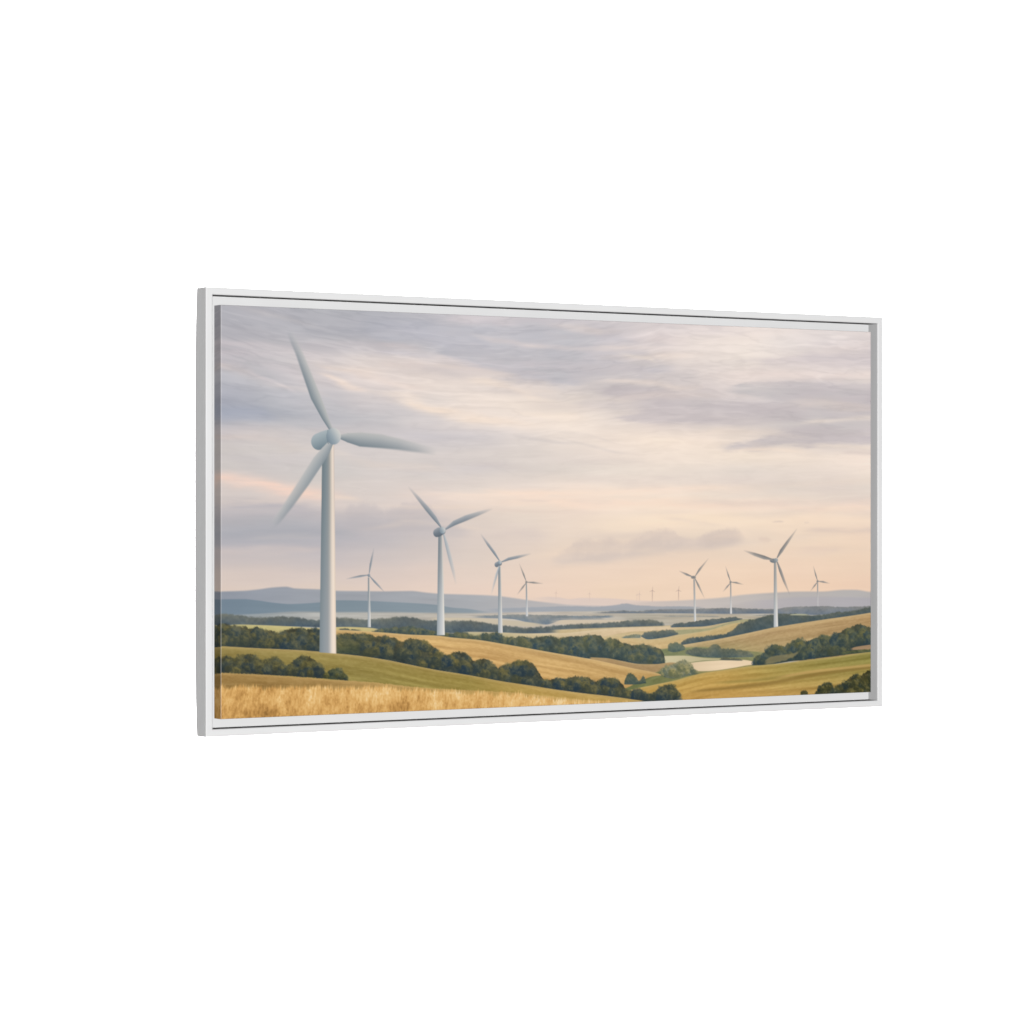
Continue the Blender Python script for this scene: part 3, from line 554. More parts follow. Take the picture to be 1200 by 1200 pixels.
     field([(1100,(168,138,98)),(1350,(172,144,104))], (190,164,120), 12, 60, 5), dict(soft=3, ends=(10,12))),
    # gully meadow and bushes by the river
    ('field', [(1163.8,956.6),(1196.2,948.7),(1237.0,936.5),(1278.0,925.3),(1319.3,916.3),(1360.8,917.5),(1394.1,925.3),(1422.1,928.4)], [(1163.8,974.5),(1196.2,973.4),(1237.0,965.7),(1291.8,956.2),(1346.9,946.6),(1422.1,937.5)],
     field([(1200,(112,118,76)),(1450,(134,132,90))], None, 14, 40, 7, 35), dict(soft=6, ends=(10,10))),
    ('wood', [(1294.5,920.1),(1311.0,909.3),(1324.8,904.2),(1341.4,901.1),(1352.5,895.9),(1363.6,894.9),(1374.7,901.1),(1388.6,910.6),(1402.5,923.2),(1413.7,930.4)], [(1294.5,938.2),(1333.1,943.9),(1374.7,938.3),(1413.7,931.8)],
     wood((90,98,70),(122,124,88),(158,152,112), 36, 10), dict(rough=6, rs=9, ends=(8,4))),
    # golden field
    ('field', [(300.8,792.1),(315.1,792.4),(401.8,798.1),(474.8,804.4),(524.0,808.9),(603.3,813.3),(648.4,819.0),(724.1,826.8),(800.6,839.1),(878.0,852.4),(956.2,866.2),(1035.3,879.4),(1088.6,888.8),(1142.2,900.1),(1209.8,914.5),(1278.0,927.8),(1294.5,933.7)], [(300.8,836.7),(524.0,853.0),(724.1,912.4),(956.2,952.3),(1169.2,965.8),(1209.8,953.6),(1264.3,936.2),(1294.5,934.1)],
     field([(300,(200,166,110)),(700,(210,172,114)),(1000,(202,165,108)),(1300,(194,158,102))], (218,188,136), 26, 190, 7, 38, [(300,(194,157,99)),(700,(210,168,107)),(1300,(190,153,95))]), dict(soft=2.8, ends=(0,4))),
    ('wood', [(1171.9,950.2),(1177.3,938.2),(1185.4,927.7),(1190.8,924.8),(1201.7,928.7),(1212.5,938.0),(1220.7,945.0),(1228.8,939.6),(1234.3,933.7),(1239.8,939.9),(1245.2,950.2)], [(1171.9,954.7),(1209.8,955.9),(1245.2,953.4)],
     wood((58,76,64),(76,92,76),(100,110,86), 39, 8), dict(rough=4, rs=7, ends=(4,4))),
    # green and gold hill, lower right
    ('field', [(1163.8,974.5),(1188.1,970.9),(1223.4,964.8),(1278.0,957.5),(1333.1,949.8),(1388.6,938.7),(1444.5,929.9),(1500.8,925.6),(1586.1,918.4),(1643.5,916.3),(1701.4,912.4),(1789.0,906.4),(1877.7,900.3),(1937.4,895.3),(2027.8,887.9)], None,
     field([(1100,(192,156,86)),(1500,(190,156,84)),(1700,(164,146,78)),(2000,(142,136,72))], (192,170,112), 30, 230, 8, 44, [(1100,(200,158,90)),(1600,(194,148,82)),(2000,(196,150,88))], 1.0, 7), dict(soft=2.8)),
    ('field', [(1360.8,978.8),(1500.8,971.9),(1643.5,962.6),(1789.0,943.7),(1907.5,934.5),(2027.8,928.5)], [(1360.8,983.3),(1500.8,979.7),(1643.5,970.9),(1789.0,954.0),(1907.5,942.5),(2027.8,936.5)], flat([(0,(140,112,58))], 8, 120, 5), dict(soft=9, op=.7, ends=(80,0))),
    ('field', [(1444.5,956.4),(1586.1,953.9),(1730.5,944.3),(1818.4,937.1)], [(1444.5,963.2),(1586.1,960.8),(1730.5,951.3),(1818.4,942.2)], flat([(0,(138,122,62))], 8, 120, 5), dict(soft=9, op=.6, ends=(80,60))),
    ('field', [(1643.5,953.3),(1789.0,935.8),(1907.5,928.4),(2027.8,921.8)], [(1643.5,960.3),(1789.0,943.7),(1907.5,935.4),(2027.8,929.4)], flat([(0,(202,166,104))], 6, 120, 5), dict(soft=6, op=.7, ends=(80,0))),
    ('wood', [(1753.8,993.9),(1762.6,990.5),(1771.4,990.3),(1783.1,994.9)], None, wood((50,56,34),(66,70,40),(96,92,56), 46, 8), dict(rough=4, rs=7, ends=(4,4))),
    ('wood', [(1803.7,997.9),(1815.5,988.0),(1827.3,979.0),(1839.1,973.3),(1851.0,971.3),(1862.8,976.4),(1871.7,986.1),(1877.7,990.5),(1886.6,978.1),(1898.5,974.2),(1910.5,969.4),(1925.4,960.9),(1937.4,955.2),(1952.4,953.3),(1967.4,955.1),(1976.4,948.3),(1991.5,941.6),(2027.8,934.1)], None,
     wood((38,44,24),(58,62,36),(104,100,58), 47, 10), dict(rough=7, rs=9, ends=(6,0))),
    # left tree rows in front of the golden field
    ('wood', [(-20.7,771.2),(-0.2,770.8),(13.5,771.9),(29.5,775.1),(47.9,778.4),(61.7,778.3),(73.2,785.6),(84.8,783.7),(91.7,778.9),(98.6,785.1),(107.9,790.9),(121.8,790.8),(140.4,794.1),(154.4,799.0),(168.5,791.8),(187.2,786.8),(210.7,786.8),(234.3,789.0),(258.0,788.7),(293.7,794.5),(315.1,804.2),(348.7,800.8),(368.0,805.8),(389.7,805.1),(409.1,807.6),(426.0,811.0),(445.5,810.6),(462.6,813.1),(484.6,817.8),(499.4,825.9),(511.6,821.7),(528.9,818.0),(548.7,821.5),(566.0,827.0),(585.9,836.5),(603.3,847.5),(620.8,861.9),(638.3,864.5),(648.4,857.5),(663.4,854.4),(686.1,859.3),(701.3,871.6),(716.5,880.9),(729.1,877.8),(741.9,875.5),(757.1,880.7),(772.4,896.4),(790.4,899.9),(800.6,894.1),(816.0,892.3),(834.0,888.5),(849.5,885.0),(867.6,884.6),(883.2,889.4),(898.8,902.1),(909.2,917.8),(919.6,932.2),(935.3,937.1),(951.0,933.6),(972.0,932.9),(993.0,934.0),(1006.2,930.8),(1019.5,928.6),(1040.7,932.8),(1061.9,932.5),(1072.6,939.3),(1085.9,943.0),(1099.3,938.1),(1118.0,936.0),(1136.8,937.0),(1153.0,942.9),(1166.5,953.6),(1180.0,968.4),(1193.5,976.4),(1207.1,969.2),(1220.7,967.4),(1234.3,973.7),(1250.7,985.1),(1269.8,979.2),(1283.5,974.9),(1291.8,965.2),(1305.5,960.2),(1322.1,960.3),(1333.1,965.6),(1344.2,975.9),(1352.5,998.9)],
     [(-20.7,825.5),(94.0,832.9),(199.0,839.6),(305.6,850.3),(377.6,859.0),(450.4,870.2),(524.0,885.1),(598.3,900.0),(698.7,917.2),(800.6,936.4),(878.0,948.5),(956.2,961.1),(1035.3,973.0),(1115.3,983.2),(1196.2,994.9),(1352.5,1012.5)],
     wood((47,57,50),(66,73,57),(100,98,66), 50, 10.5), dict(rough=5.5, rs=9, soft=2.6, ends=(0,4))),
    ('wood', [(300.8,819.9),(329.5,813.2),(358.3,817.0),(387.3,832.5)], [(300.8,849.4),(343.9,852.6),(387.3,854.8)], wood((62,72,48),(84,92,58),(118,116,72), 53, 9), dict(rough=4, rs=9, soft=7, ends=(10,16), op=.75)),
    # olive hill under the big turbine
    ('field', [(-20.7,823.8),(-0.2,825.2),(94.0,832.4),(199.0,839.2),(269.9,845.6),(315.1,851.0),(377.6,858.3),(450.4,869.8),(524.0,884.6),(598.3,899.6),(698.7,916.4),(800.6,935.6),(878.0,947.8),(956.2,960.7),(1035.3,972.5),(1115.3,982.6),(1196.2,994.5),(1250.7,1004.4)], None,
     field([(0,(148,132,78)),(350,(152,135,76)),(700,(156,137,72)),(900,(180,148,80)),(1300,(194,160,92))], (194,166,112), 22, 170, 8, 55, [(0,(116,112,58)),(500,(122,116,58)),(900,(166,138,72)),(1300,(186,152,88))]), dict(soft=2.6, ends=(0,4))),
    ('wood', [(-20.7,849.3),(-0.2,851.1),(18.1,849.1),(31.8,858.1),(41.0,852.6),(50.2,847.9),(61.7,844.9),(75.5,845.6),(87.1,850.1),(96.3,857.8),(107.9,862.2),(119.5,860.1),(133.5,855.9),(145.1,855.8),(156.8,863.6),(166.1,873.8),(173.2,884.4),(177.8,900.4)], [(-20.7,891.2),(70.9,896.4),(177.8,902.1)],
     wood((46,52,42),(66,70,50),(100,98,62), 57, 10), dict(rough=6, rs=9, ends=(0,5))),
    ('wood', [(170.8,900.2),(177.8,884.8),(184.9,874.8),(194.3,867.5),(203.7,861.5),(213.1,855.5),(227.2,853.3),(239.0,857.0),(250.9,866.1),(262.7,873.6),(269.9,882.2),(277.0,895.0),(281.7,907.7)], [(170.8,901.5),(222.5,906.8),(281.7,911.1)],
     wood((46,52,42),(66,70,48),(102,100,62), 58, 10), dict(rough=6, rs=9, ends=(5,6))),
    ('wood', [(279.4,910.6),(286.5,896.9),(300.8,889.4),(317.5,887.7),(329.5,892.3),(339.1,903.1),(343.9,915.9)], [(279.4,911.9),(310.4,915.7),(343.9,918.9)],
     wood((48,54,36),(70,76,44),(104,102,60), 59, 9), dict(rough=5, rs=8, ends=(5,6))),
    # bank in front of the hill
    ('field', [(-20.7,888.4),(-0.2,889.8),(94.0,896.3),(199.0,905.2),(269.9,912.4),(329.5,918.0),(401.8,924.1),(462.6,931.5),(548.7,942.3),(623.3,949.0),(698.7,954.9),(775.0,960.5),(878.0,970.4),(982.5,984.1),(1088.6,995.7),(1182.7,999.8)], None,
     field([(0,(150,118,68)),(350,(160,128,76)),(800,(180,146,80)),(1300,(196,158,86))], (206,172,112), 16, 70, 7, 60, [(0,(108,92,48)),(350,(116,97,52)),(900,(146,124,62)),(1300,(180,146,80))]), dict(soft=4, rough=2.5, rs=5, ends=(0,10))),
]
WHEAT_TOP = [(-20.7,924.3),(-0.2,924.8),(94.0,927.4),(199.0,931.1),(315.1,934.4),(450.4,940.0),(548.7,947.9),(648.4,957.6),(724.1,964.4),(826.3,969.1),(930.1,981.0),(1035.3,993.8),(1142.2,1001.8),(1196.2,1007.0)]

G1 = [(-1,(118,130,138)),(-.3,(145,153,158)),(.4,(171,175,176)),(1,(188,188,186))]
G2 = [(-1,(150,160,168)),(0,(176,182,186)),(1,(194,196,196))]
HUB = [(-1,(118,134,146)),(-.2,(150,163,171)),(.5,(190,194,194)),(1,(214,210,204))]
NAC = [(-1,(122,138,148)),(-.1,(146,159,167)),(.55,(152,165,172)),(.8,(118,134,144))]
DK = [(-1,(118,128,138)),(0,(140,148,156)),(1,(166,170,174))]
DK2 = [(-1,(122,122,122)),(0,(142,140,138)),(1,(168,162,157))]
TW = [(-1,(116,128,136)),(-.2,(136,143,148)),(.4,(160,163,164)),(.8,(206,200,192)),(1,(212,204,194))]
TWL = [(-1,(152,161,167)),(-.2,(186,190,192)),(.4,(206,207,207)),(.8,(230,226,218)),(1,(216,212,204))]
TURBINES = [
  dict(tower=[(291.3,329.6,16.7),(290.1,849.1,23.6)], foot=.09,
       ramp=[(-1,(110,122,128)),(-.5,(122,135,141)),(-.05,(138,145,148)),(.2,(160,160,156)),(.48,(208,197,185)),(.7,(234,219,205)),(.86,(222,206,194)),(1,(202,190,182))],
       low=[(-1,(126,137,143)),(-.5,(142,150,155)),(0,(154,158,161)),(.2,(178,176,174)),(.48,(228,214,200)),(.75,(242,225,207)),(1,(224,205,186))],
       order=[('b', dict(pts=[(264.2,326.2,20.58,1,2.7),(277.0,321.4,21.05,1,2.7),(296.0,314.4,19.3,1,2.7)], ramp=[(-1,(112,128,138)),(-.4,(132,147,155)),(.3,(152,165,171)),(1,(170,180,184))], side=1)),
              ('b', dict(pts=[(298.4,293.8,5.39,1,2.7),(281.7,264.6,9.41,1,3.1),(255.6,214.7,13.85,0.97,4.5),(234.3,164.9,12.04,0.9,5.8),(210.7,109.0,9.78,0.68,8.0),(196.6,82.3,8.88,0.42,8.9),(181.1,51.5,7.09,0.0,8.9)], ramp=G1, side=-1)),
              ('b', dict(pts=[(327.1,313.4,6.31,1,2.7),(348.7,315.4,12.19,1,3.6),(382.4,319.2,17.68,0.97,4.5),(440.6,322.7,17.34,0.88,6.8),(492.0,329.3,14.23,0.76,8.3),(543.7,337.6,11.31,0.5,9.2),(603.3,347.2,8.36,0.0,9.3)], ramp=G1, side=1)),
              ('b', dict(pts=[(299.6,327.4,6.74,1,2.7),(284.1,348.7,12.1,1,3.1),(262.7,374.1,14.76,0.97,4.5),(222.5,428.9,13.8,0.9,5.8),(180.2,483.3,11.52,0.82,7.5),(159.1,508.3,10.39,0.64,8.4),(137.2,533.3,8.82,0.06,8.8)], ramp=[(-1,(138,147,153)),(0,(163,169,172)),(1,(188,188,187))], side=-1)),
              ('b', dict(pts=[(290.3,298.1,1.01,0.8,2.2),(287.5,312.9,1.12,0.85,2.2),(291.3,330.5,1.01,0.8,2.2)], ramp=[(-1,(98,112,122)),(1,(108,122,130))])),('e', (306.3, 312.2, 20.5, 20.6, 0.1, HUB))]),
  dict(tower=[(612.8,556.0,6.2),(614.0,812.2,11.7)], ramp=TW, low=TWL,
       order=[('b', dict(pts=[(602.3,552.9,10.68,1,2.6),(608.3,550.8,11.62,1,2.6),(618.3,547.4,9.77,1,2.6)], ramp=[(-1,(96,106,116)),(0,(118,127,137)),(1,(152,158,164))], side=1)),
              ('b', dict(pts=[(613.3,536.6,2.33,1,2.3),(595.8,515.1,5.8,1,3.0),(573.5,491.4,6.25,0.9,4.2),(548.7,465.7,4.62,0.6,4.6),(521.5,438.0,2.3,0.08,4.6)], ramp=DK, side=-1)),
              ('b', dict(pts=[(628.3,543.1,2.33,1,2.3),(653.4,528.1,6.31,1,3.0),(688.6,515.2,7.03,0.88,4.2),(724.1,504.3,5.18,0.6,4.7),(764.8,492.2,2.36,0.08,4.7)], ramp=DK, side=1)),
              ('b', dict(pts=[(623.3,558.2,2.33,1,2.3),(630.8,581.9,4.66,0.95,3.3),(640.8,616.5,5.13,0.8,4.2),(650.9,651.1,4.2,0.5,4.7),(658.4,681.4,2.34,0.08,4.7)], ramp=G2, side=1)),
              ('e', (618.8, 546.5, 9.0, 8.6, 0.0, HUB))]),
  dict(tower=[(788.3,639.5,3.8),(790.9,810.5,6.9)], ramp=TW, low=TWL,
       order=[('b', dict(pts=[(779.6,635.1,6.4,1,2.4),(789.1,631.3,6.64,1,2.4)], ramp=[(-1,(104,114,124)),(0,(124,133,142)),(1,(156,162,168))], side=1)),
              ('b', dict(pts=[(786.8,623.2,1.66,1,2.4),(772.4,604.5,3.55,1,2.8),(754.6,583.7,3.54,0.85,3.8),(733.2,557.5,1.65,0.1,3.8)], ramp=DK, side=-1)),
              ('b', dict(pts=[(795.5,627.8,1.66,1,2.4),(816.0,620.6,3.8,1,2.9),(841.8,616.0,3.82,0.85,3.8),(881.9,608.0,1.68,0.1,3.8)], ramp=DK, side=1)),
              ('b', dict(pts=[(786.8,639.5,1.66,1,2.4),(779.1,661.2,3.32,0.9,3.3),(771.4,685.1,2.84,0.6,3.8),(763.8,710.0,1.42,0.1,3.8)], ramp=G2, side=-1)),
              ('e', (789.1, 629.7, 5.4, 5.0, 0.0, HUB))]),
  dict(tower=[(405.7,663.3,2.2),(407.1,787.6,4.4)], ramp=TW, low=TWL,
       order=[('b', dict(pts=[(407.1,652.7,1.14,1,2.3),(411.0,631.5,2.96,0.95,2.7),(414.9,614.6,2.5,0.75,3.0),(420.7,590.2,1.14,0.1,3.2)], ramp=DK, side=-1)),
              ('b', dict(pts=[(401.8,657.8,1.14,1,2.3),(382.4,660.1,2.72,0.95,2.7),(364.3,662.8,2.04,0.75,2.9),(342.9,666.6,1.13,0.15,2.9)], ramp=DK, side=1)),
              ('b', dict(pts=[(409.5,661.2,1.14,1,2.3),(422.6,674.1,2.73,0.95,2.7),(435.3,685.8,2.28,0.75,3.0),(449.9,700.0,1.14,0.15,3.0)], ramp=DK, side=1)),
              ('e', (406.1, 658.2, 3.9, 4.0, 0.0, DK))]),
  dict(tower=[(870.0,684.2,1.9),(871.3,769.3,3.4)], ramp=TW, low=[(-1,(186,190,194)),(0,(206,207,208)),(1,(218,216,214))],
       order=[('b', dict(pts=[(868.1,676.7,0.96,1,2.4),(861.4,661.3,2.39,0.95,2.6),(848.7,633.6,0.95,0.15,2.9)], ramp=DK2, side=-1)),
              ('b', dict(pts=[(873.3,681.2,0.96,1,2.4),(891.0,682.3,2.4,0.95,2.6),(919.6,685.3,0.96,0.15,2.9)], ramp=DK2, side=1)),
              ('b', dict(pts=[(867.6,684.2,0.96,1,2.4),(858.3,694.1,2.39,0.9,2.6),(841.8,712.3,0.95,0.15,2.9)], ramp=DK2, side=-1)),
              ('e', (869.7, 680.9, 3.4, 3.1, 0.0, DK2))]),
  dict(tower=[(1399.4,679.7,2.8),(1402.2,792.2,3.6)], ramp=[(-1,(146,144,142)),(0,(166,164,162)),(1,(190,184,178))], low=[(-1,(178,182,184)),(0,(210,212,212)),(1,(230,226,220))],
       order=[('e', (1395.8, 674.7, 6.7, 3.9, -0.1, DK2)),
              ('b', dict(pts=[(1393.0,673.3,1.27,1,2.5),(1374.7,667.2,3.03,0.95,2.8),(1350.8,657.8,1.01,0.2,3.0)], ramp=DK2, side=1)),
              ('b', dict(pts=[(1403.6,670.7,1.27,1,2.5),(1416.5,654.9,3.3,0.9,3.0),(1446.2,625.1,1.02,0.15,3.1)], ramp=DK2, side=-1)),
              ('b', dict(pts=[(1402.5,678.9,1.27,1,2.5),(1412.6,695.8,3.04,0.9,3.0),(1432.7,730.3,1.02,0.15,3.0)], ramp=DK2, side=1)),
              ('e', (1400.3, 674.7, 4.5, 3.9, 0.0, DK2))]),
  dict(tower=[(1519.8,692.7,2.1),(1520.9,774.8,3.4)], ramp=[(-1,(150,146,142)),(0,(164,160,157)),(1,(184,176,170))], low=[(-1,(190,192,194)),(0,(214,214,214)),(1,(224,220,216))],
       order=[('b', dict(pts=[(1518.3,685.3,1.03,1,2.6),(1512.1,670.6,2.31,0.95,2.8),(1503.1,647.1,1.02,0.15,3.1)], ramp=DK2, side=-1)),
              ('b', dict(pts=[(1524.0,689.5,1.03,1,2.6),(1539.3,691.1,2.31,0.95,2.8),(1561.5,696.0,1.03,0.15,3.1)], ramp=DK2, side=1)),
              ('b', dict(pts=[(1517.8,692.6,1.03,1,2.6),(1508.1,701.2,2.3,0.9,2.8),(1494.6,714.3,1.02,0.15,3.1)], ramp=DK2, side=-1)),
              ('e', (1519.5, 689.2, 3.7, 3.2, 0.0, DK2))]),
  dict(tower=[(1669.2,636.7,4.2),(1671.8,813.7,7.5)], ramp=[(-1,(140,142,142)),(0,(160,160,158)),(1,(192,186,178))], low=[(-1,(170,176,180)),(0,(206,208,208)),(.6,(232,228,222)),(1,(220,216,210))], foot=-.15,
       order=[('e', (1663.7, 632.9, 12.7, 6.0, 0.05, [(-1,(112,118,122)),(0,(128,134,138)),(1,(150,154,156))])),
              ('b', dict(pts=[(1659.4,629.7,2.08,1,2.6),(1632.0,623.9,5.19,1,3.1),(1600.4,615.3,4.4,0.85,3.9),(1564.4,604.9,1.55,0.12,4.1)], ramp=DK2, side=1)),
              ('b', dict(pts=[(1677.0,623.8,2.09,1,2.6),(1689.8,606.7,5.22,1,3.1),(1710.1,583.6,4.45,0.85,3.9),(1743.3,547.0,1.57,0.12,4.2)], ramp=DK2, side=-1)),
              ('b', dict(pts=[(1677.0,637.7,2.09,1,2.6),(1686.9,660.0,4.7,0.95,3.1),(1699.6,688.0,3.92,0.8,3.9),(1718.2,724.1,1.57,0.15,3.9)], ramp=DK2, side=1)),
              ('e', (1672.4, 631.2, 6.9, 5.6, 0.0, [(-1,(128,136,140)),(0,(154,160,162)),(1,(186,186,184))]))]),
  dict(tower=[(1814.9,695.1,2.2),(1815.2,759.7,2.9)], fade=.55, ramp=[(-1,(150,146,144)),(0,(164,160,158)),(1,(186,178,172))], low=[(-1,(186,186,188)),(0,(206,204,204)),(1,(214,210,208))],
       order=[('b', dict(pts=[(1813.7,687.1,1.06,1,2.6),(1808.4,673.0,2.38,0.95,2.9),(1800.2,648.6,1.06,0.15,3.2)], ramp=DK2, side=-1)),
              ('b', dict(pts=[(1819.0,690.9,1.06,1,2.6),(1834.4,692.5,2.38,0.95,2.9),(1856.3,696.8,1.06,0.15,3.2)], ramp=DK2, side=1)),
              ('b', dict(pts=[(1812.6,694.1,1.06,1,2.6),(1804.3,702.4,2.38,0.9,2.9),(1790.2,717.2,1.05,0.15,3.2)], ramp=DK2, side=-1)),
              ('e', (1814.9, 690.9, 3.8, 3.3, 0.0, DK2))]),
]
FAINT = [(-1,(206,184,172)),(1,(214,192,180))]
FAINT2 = [(-1,(184,160,148)),(1,(196,172,160))]
for _fx, _fy, _fb, _op, _rm, _hw in [(960.4,709.7,727.3,0.45,1,7.5),(1064.6,713.4,731.2,0.45,1,7.5),(1214.2,719.0,735.9,0.3,1,6.2),(1221.8,716.7,736.0,0.6,1,8.8),(1263.5,708.3,737.8,0.8,0,10.0),(1348.3,708.6,735.8,0.85,0,10.5)]:
    _bl = [[(_fx, _fy, 1.1, _op, 2.2), (_fx + _dx * _hw, _fy + _dy * _hw, .8, _op * .5, 2.2)] for _dx, _dy in ((.15, -1), (.8, .35), (-.85, .3))]
    TURBINES.append(dict(tower=[(_fx, _fy, 1.2), (_fx, _fb, 1.5)], op=_op, fade=.5, ramp=FAINT if _rm else FAINT2,
                         order=[('b', dict(pts=b, ramp=FAINT if _rm else FAINT2)) for b in _bl]))


# ----------------------------------------------------------------------------
# THE PLACE: a white float frame holding the canvas, in front of a white backdrop
# ----------------------------------------------------------------------------
scene = bpy.context.scene
col = scene.collection
U = 0.254                                # half the canvas height, in metres
FW, FH = 2.0819 * U, 1.0834 * U          # half size of the frame
DEEP = 0.0996 * U                        # depth of the frame
RIM = 0.0371 * U                         # width of its front edge
LED = 0.0786 * U                         # depth at which the inner ledge lies
CW, CH = 2.0 * U, 1.0 * U                # half size of the canvas
CQ = 0.0024 * U                          # canvas face lies this far behind the rim
ZC = 1.5                                 # height of the picture's centre

world = bpy.data.worlds.new("World"); scene.world = world
world.use_nodes = True
bg = world.node_tree.nodes["Background"]
bg.inputs[0].default_value = (1, 1, 1, 1); bg.inputs[1].default_value = 0.06


def principled(name, rough, spec):
    m = bpy.data.materials.new(name); m.use_nodes = True
    nt = m.node_tree; b = nt.nodes["Principled BSDF"]
    b.inputs["Roughness"].default_value = rough
    b.inputs["Specular IOR Level"].default_value = spec
    return m, nt, b


def paint_material(name, base, vary, scale, rough, spec):
    m, nt, b = principled(name, rough, spec)
    tc = nt.nodes.new("ShaderNodeTexCoord")
    mp = nt.nodes.new("ShaderNodeMapping"); mp.inputs["Scale"].default_value = scale
    no = nt.nodes.new("ShaderNodeTexNoise"); no.inputs["Scale"].default_value = 1.0
    no.inputs["Detail"].default_value = 4.0
    cr = nt.nodes.new("ShaderNodeValToRGB")
    lo = tuple(c * (1 - vary) for c in base); hi = tuple(min(1, c * (1 + vary)) for c in base)
    cr.color_ramp.elements[0].position = .3; cr.color_ramp.elements[0].color = (*lo, 1)
    cr.color_ramp.elements[1].position = .7; cr.color_ramp.elements[1].color = (*hi, 1)
    nt.links.new(tc.outputs["Object"], mp.inputs["Vector"])
    nt.links.new(mp.outputs["Vector"], no.inputs["Vector"])
    nt.links.new(no.outputs["Fac"], cr.inputs["Fac"])
    nt.links.new(cr.outputs["Color"], b.inputs["Base Color"])
    return m


M_RAIL = paint_material("white_lacquered_wood", (.80, .80, .80), .02, (9, 60, 60), .6, .02)
M_RAILV = paint_material("white_lacquered_wood_upright", (.80, .80, .80), .02, (60, 60, 9), .6, .02)
M_LEDGE = paint_material("white_lacquered_ledge", (.80, .80, .80), .015, (20, 60, 20), .6, .02)
M_BACK = paint_material("white_seamless_paper", (.92, .92, .92), .005, (.6, .6, .6), .9, .05)

# printed canvas: pigment from the print, a hint of cloth in its sheen
M_INK, nt, b = principled("printed_canvas", .8, .08)
at = nt.nodes.new("ShaderNodeAttribute"); at.attribute_name = "ink"
tc = nt.nodes.new("ShaderNodeTexCoord")
wv = nt.nodes.new("ShaderNodeTexNoise"); wv.inputs["Scale"].default_value = 900; wv.inputs["Detail"].default_value = 2
rr = nt.nodes.new("ShaderNodeMapRange"); rr.inputs["To Min"].default_value = .7; rr.inputs["To Max"].default_value = .9
nt.links.new(tc.outputs["Object"], wv.inputs["Vector"])
nt.links.new(wv.outputs["Fac"], rr.inputs["Value"])
nt.links.new(rr.outputs["Result"], b.inputs["Roughness"])
nt.links.new(at.outputs["Color"], b.inputs["Base Color"])


def link(name, me, mat, parent=None):
    o = bpy.data.objects.new(name, me)
    me.materials.append(mat); col.objects.link(o)
    if parent is not None: o.parent = parent
    return o


def mesh_from(name, verts, faces):
    me = bpy.data.meshes.new(name)
    me.from_pydata(verts, [], faces); me.validate(); me.update()
    return me


def lin(c):
    c = np.clip(c, 0, 1)
    return np.where(c <= .04045, c / 12.92, ((c + .055) / 1.055) ** 2.4)


# ---------------- the thing
root = bpy.data.objects.new("framed_canvas_print", None)
root.empty_display_size = .2; root.location = (0, 0, ZC - FH)
root["label"] = "wide canvas print of wind turbines over golden hills in a white float frame"
root["category"] = "wall art"
col.objects.link(root)
Z0 = FH                                   # picture centre above the root


# ---------------- frame: four mitred L-shaped rails, swept from a profile
def rail(side, mat):
    """side: 0 top, 1 right, 2 bottom, 3 left"""
    r = .0055 * U
    k = r * .3
    prof = [(0, DEEP), (0, r), (k, k), (r, 0), (RIM - r, 0), (RIM - k, k), (RIM, r), (RIM, LED), (RIM, DEEP)]
    n = 24
    verts, faces = [], []
    for i in range(n + 1):
        t = i / n * 2 - 1
        for j, (inset, dep) in enumerate(prof):
            a, c = FW - inset, FH - inset
            if j == 0 and side == 3:       # the left rail is a little deeper along its middle
                dep = dep + .02 * U * (1 - abs(t) ** 5)
            x, z = [(a * t, c), (a, -c * t), (-a * t, -c), (-a, c * t)][side]
            verts.append((x, dep, Z0 + z))
    m = len(prof)
    for i in range(n):
        for j in range(m):
            j2 = (j + 1) % m
            faces.append((i * m + j, i * m + j2, (i + 1) * m + j2, (i + 1) * m + j))
    o = link("frame_rail", mesh_from("frame_rail", verts, faces), mat, root)
    # the ledge behind the canvas, foot of the L
    i0, i1 = RIM + .0004, RIM + .125 * U
    pv, pf = [], []
    for t in (-1, 1):
        for inset, dep in ((i0, LED), (i1, LED), (i1, DEEP - .001), (i0, DEEP - .001)):
            a, c = FW - inset, FH - inset
            x, z = [(a * t, c), (a, -c * t), (-a * t, -c), (-a, c * t)][side]
            pv.append((x, dep, Z0 + z))
    pf = [(0, 1, 5, 4), (1, 2, 6, 5), (2, 3, 7, 6), (3, 0, 4, 7)]
    link("ledge", mesh_from("ledge", pv, pf), M_LEDGE, o)
    return o


for sd in range(4):
    rail(sd, M_RAIL if sd in (0, 2) else M_RAILV)

# ---------------- canvas
INK_GAIN = 1.0
NX, NY = 1201, 601
P = paint(NX, NY)
ink = lin(P.img * np.ones(3, np.float32))
ink = np.clip(ink * INK_GAIN, 0, .95).astype(np.float32)
RB = .0045 * U                              # soft fold at the canvas edge
gx = (P.x / AW * 2 - 1) * (CW - RB)
gz = (1 - P.y / AH * 2) * (CH - RB)
VX, VZ = np.meshgrid(gx, gz)
allco = np.stack([VX, np.full_like(VX, CQ), VZ + Z0], -1).reshape(-1, 3).astype(np.float32)
allcol = np.concatenate([ink, np.ones((NY, NX, 1), np.float32)], -1).reshape(-1, 4)
idx = np.arange(NX * NY).reshape(NY, NX)
quads = np.stack([idx[:-1, :-1], idx[1:, :-1], idx[1:, 1:], idx[:-1, 1:]], -1).reshape(-1, 4)
own = np.stack([P.own[:-1, :-1], P.own[1:, :-1], P.own[1:, 1:], P.own[:-1, 1:]], -1).reshape(-1, 4)
own = np.sort(own, axis=1)[:, 2]


